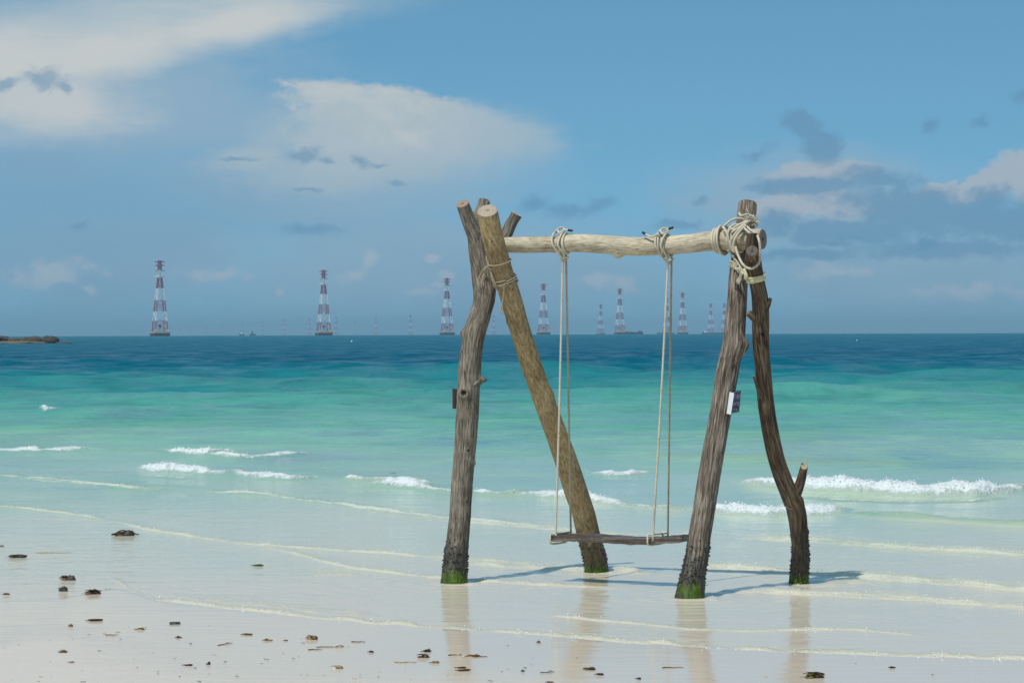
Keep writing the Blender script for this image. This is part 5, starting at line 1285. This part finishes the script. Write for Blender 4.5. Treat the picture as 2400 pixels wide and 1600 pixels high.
D('leaf', 670, 1500, 12, 4, 'brown', 'tan', 'tiny brown leaf right of the tan folded leaf')
D('clump', 731, 1494, 36, 13, 'brown', 'tan', 'brown and tan leaf clump at the middle of the littered strip')
D('twig', 780, 1515, 88, 6, 'brown', 'pink', 'longest dark stick, with a white shell on it, under the brown and tan clump')
D('shell', 797, 1513, 9, 6, 'pink', 'pink', 'small white shell resting on the long dark stick')
D('twig', 739, 1521, 38, 4, 'brown', 'tan', 'short brown twig under the long dark stick')
D('twig', 840, 1503, 38, 4, 'brown', 'dark', 'thin brown stalk above the right end of the long dark stick')
D('leaf', 870, 1526, 16, 8, 'dark', 'brown', 'small dark upturned leaf right of the long dark stick')
D('leaf', 1001, 1524, 26, 11, 'dark', 'dark', 'black curled leaf left of the tall post reflection, upper of two')
D('clump', 992, 1537, 38, 10, 'dark', 'rust', 'black and rust weed clump just under the black curled leaf')
D('twig', 950, 1551, 60, 4, 'straw', 'olive', 'pale straw stalk below the weed clump left of the post reflection')
D('leaf', 1020, 1551, 24, 8, 'tan', 'brown', 'tan curled leaf between the straw stalk and the post reflection', -.1)
D('clump', 147, 1526, 26, 8, 'brown', 'rust', 'brown leaf tuft on the damp sand, lower left')
D('leaf', 168, 1551, 16, 6, 'tan', 'olive', 'small tan leaf under the brown tuft, lower left')
D('leaf', 489, 1553, 12, 13, 'dark', 'dark', 'small black leaf standing upright on the sand, lower left of centre')
D('leaf', 441, 1558, 26, 5, 'dark', 'brown', 'dark flat leaf left of the small upright black leaf')
D('clump', 790, 1563, 38, 7, 'tan', 'pink', 'pale crumbly scatter of shell and leaf below the long dark stick')
D('leaf', 1081, 1564, 28, 6, 'brown', 'dark', 'upper of two slim brown leaves on the left post reflection', .2)
D('leaf', 1088, 1570, 36, 6, 'brown', 'rust', 'lower of two slim brown leaves on the left post reflection', .15)
D('twig', 1070, 1534, 44, 5, 'brown', 'pink', 'brown stick lying across the left post reflection')
D('leaf', 1110, 1536, 36, 9, 'tan', 'rust', 'tan wedge shaped leaf at the right end of the stick on the reflection', -.4)
D('twig', 1127, 1538, 34, 4, 'brown', 'dark', 'short stalk pointing right from the tan wedge leaf')
D('leaf', 1263, 1503, 11, 10, 'brown', 'rust', 'lone small brown pod on the wet film right of the left reflection')
D('leaf', 1226, 1571, 10, 8, 'dark', 'dark', 'tiny black scrap between the two left reflections near the bottom')
D('twig', 1283, 1574, 38, 6, 'brown', 'dark', 'knobbly brown twig near the bottom edge, right of the tiny black scrap', .5)
D('clump', 1381, 1566, 36, 8, 'dark', 'brown', 'black broken weed piece below the leaning post reflection')
D('leaf', 1406, 1579, 24, 8, 'dark', 'brown', 'dark leaf just under the black broken weed piece')
D('leaf', 1497, 1589, 14, 8, 'dark', 'dark', 'dark curled scrap at the bottom edge, left of the seat reflection')
D('reed', 1577, 1563, 58, 4, 'brown', 'rust', 'straight reddish brown stick left of the near right post reflection')
D('clump', 1905, 1582, 68, 17, 'dark', 'olive', 'big spiky brown weed clump at the bottom right')
D('leaf', 2092, 1563, 18, 6, 'dark', 'brown', 'small dark leaf at the far right on the wet film')
D('leaf', 1290, 1598, 20, 4, 'brown', 'brown', 'brown sliver cut by the bottom edge under the knobbly twig')
# floating pieces
D('leaf', 268, 1012, 18, 6, 'brown', 'rust', 'brown leaf floating on the green water above the left breaker')
D('leaf', 302, 1037, 16, 4, 'rust', 'tan', 'rust leaf floating just above the left foam crest')
D('leaf', 347, 1030, 14, 4, 'dark', 'brown', 'dark leaf floating right of the rust leaf on the green water')
D('leaf', 429, 1036, 12, 3, 'dark', 'dark', 'short black leaf floating above the middle left foam crest')
D('twig', 760, 1107, 38, 4, 'rust', 'brown', 'reddish floating twig between the left breakers and the left post')
D('twig', 922, 1109, 16, 5, 'dark', 'dark', 'short curved dark twig floating near the left post', -.4)
D('leaf', 212, 1073, 22, 4, 'grey', 'dark', 'grey leaf floating under the leftmost foam crest')
D('leaf', 563, 1000, 14, 3, 'dark', 'dark', 'dark leaf floating far out left of the left post, in the green water')
D('leaf', 2314, 912, 22, 4, 'tan', 'rust', 'tan flotsam piece far out on the right in the blue green water')
D('twig', 1540, 1047, 44, 3, 'brown', 'dark', 'thin dark stick floating behind the right swing ropes')
D('leaf', 1190, 1346 - 20, 10, 3, 'dark', 'dark', 'tiny dark leaf floating between the two left posts')
D('leaf', 1790, 1326, 12, 3, 'grey', 'dark', 'tiny grey leaf floating between the two right posts')
# crumbs nobody would count
def crumbs():
    mb = MB(); r = random.Random(77)
    for k in range(240):
        u = r.uniform(-60, 2500); v = 1440 + (1640 - 1440) * r.random() ** .8
        if u > 1250 and r.random() < .72: continue
        if v < 1440 + max(0, (u - 100)) * .06: continue
        p = on_sand(u, v); s = r.choice((.003, .004, .005, .008)); a = r.uniform(-.6, .6)
        blade(mb, r, s * r.uniform(1, 4), s * r.uniform(.8, 1.4), s * .12, .001 + s * .2, a, r.choice((0, 1, 1, 2)), p.x, p.y, 3)
        mbv = mb.v; n = 4 * 3
        for i in range(len(mbv) - n, len(mbv)): mbv[i] = (mbv[i][0], mbv[i][1], mbv[i][2] + p.z + .001)
    o = link('leaf_litter', mb.mesh('leaf_litter', (LM['dark'], LM['brown'], LM['pink']), True)); tag(o, 'tiny crumbs of leaf and shell strewn over the damp sand', 'litter', kind='stuff')
crumbs()

# ------------------------------------------------------------------ haze
def haze_box():
    m = bpy.data.materials.new('haze'); m.use_nodes = True; t = NT(m.node_tree); t.n.clear()
    pv = t.node('ShaderNodeVolumePrincipled'); pv.inputs['Density'].default_value = HAZE; pv.inputs['Color'].default_value = (0.40, 0.66, 0.82, 1); pv.inputs['Anisotropy'].default_value = 0.0
    o = t.node('ShaderNodeOutputMaterial'); t.l.new(pv.outputs[0], o.inputs['Volume'])
    mb = MB(); mb.box((-60000, -320, -130), (60000, 27500, 92)); ob = link('haze', mb.mesh('haze', (m,))); ob['kind'] = 'stuff'
    ob['label'] = 'thin pale haze over the sea'
HAZE = 1.1e-4
haze_box()
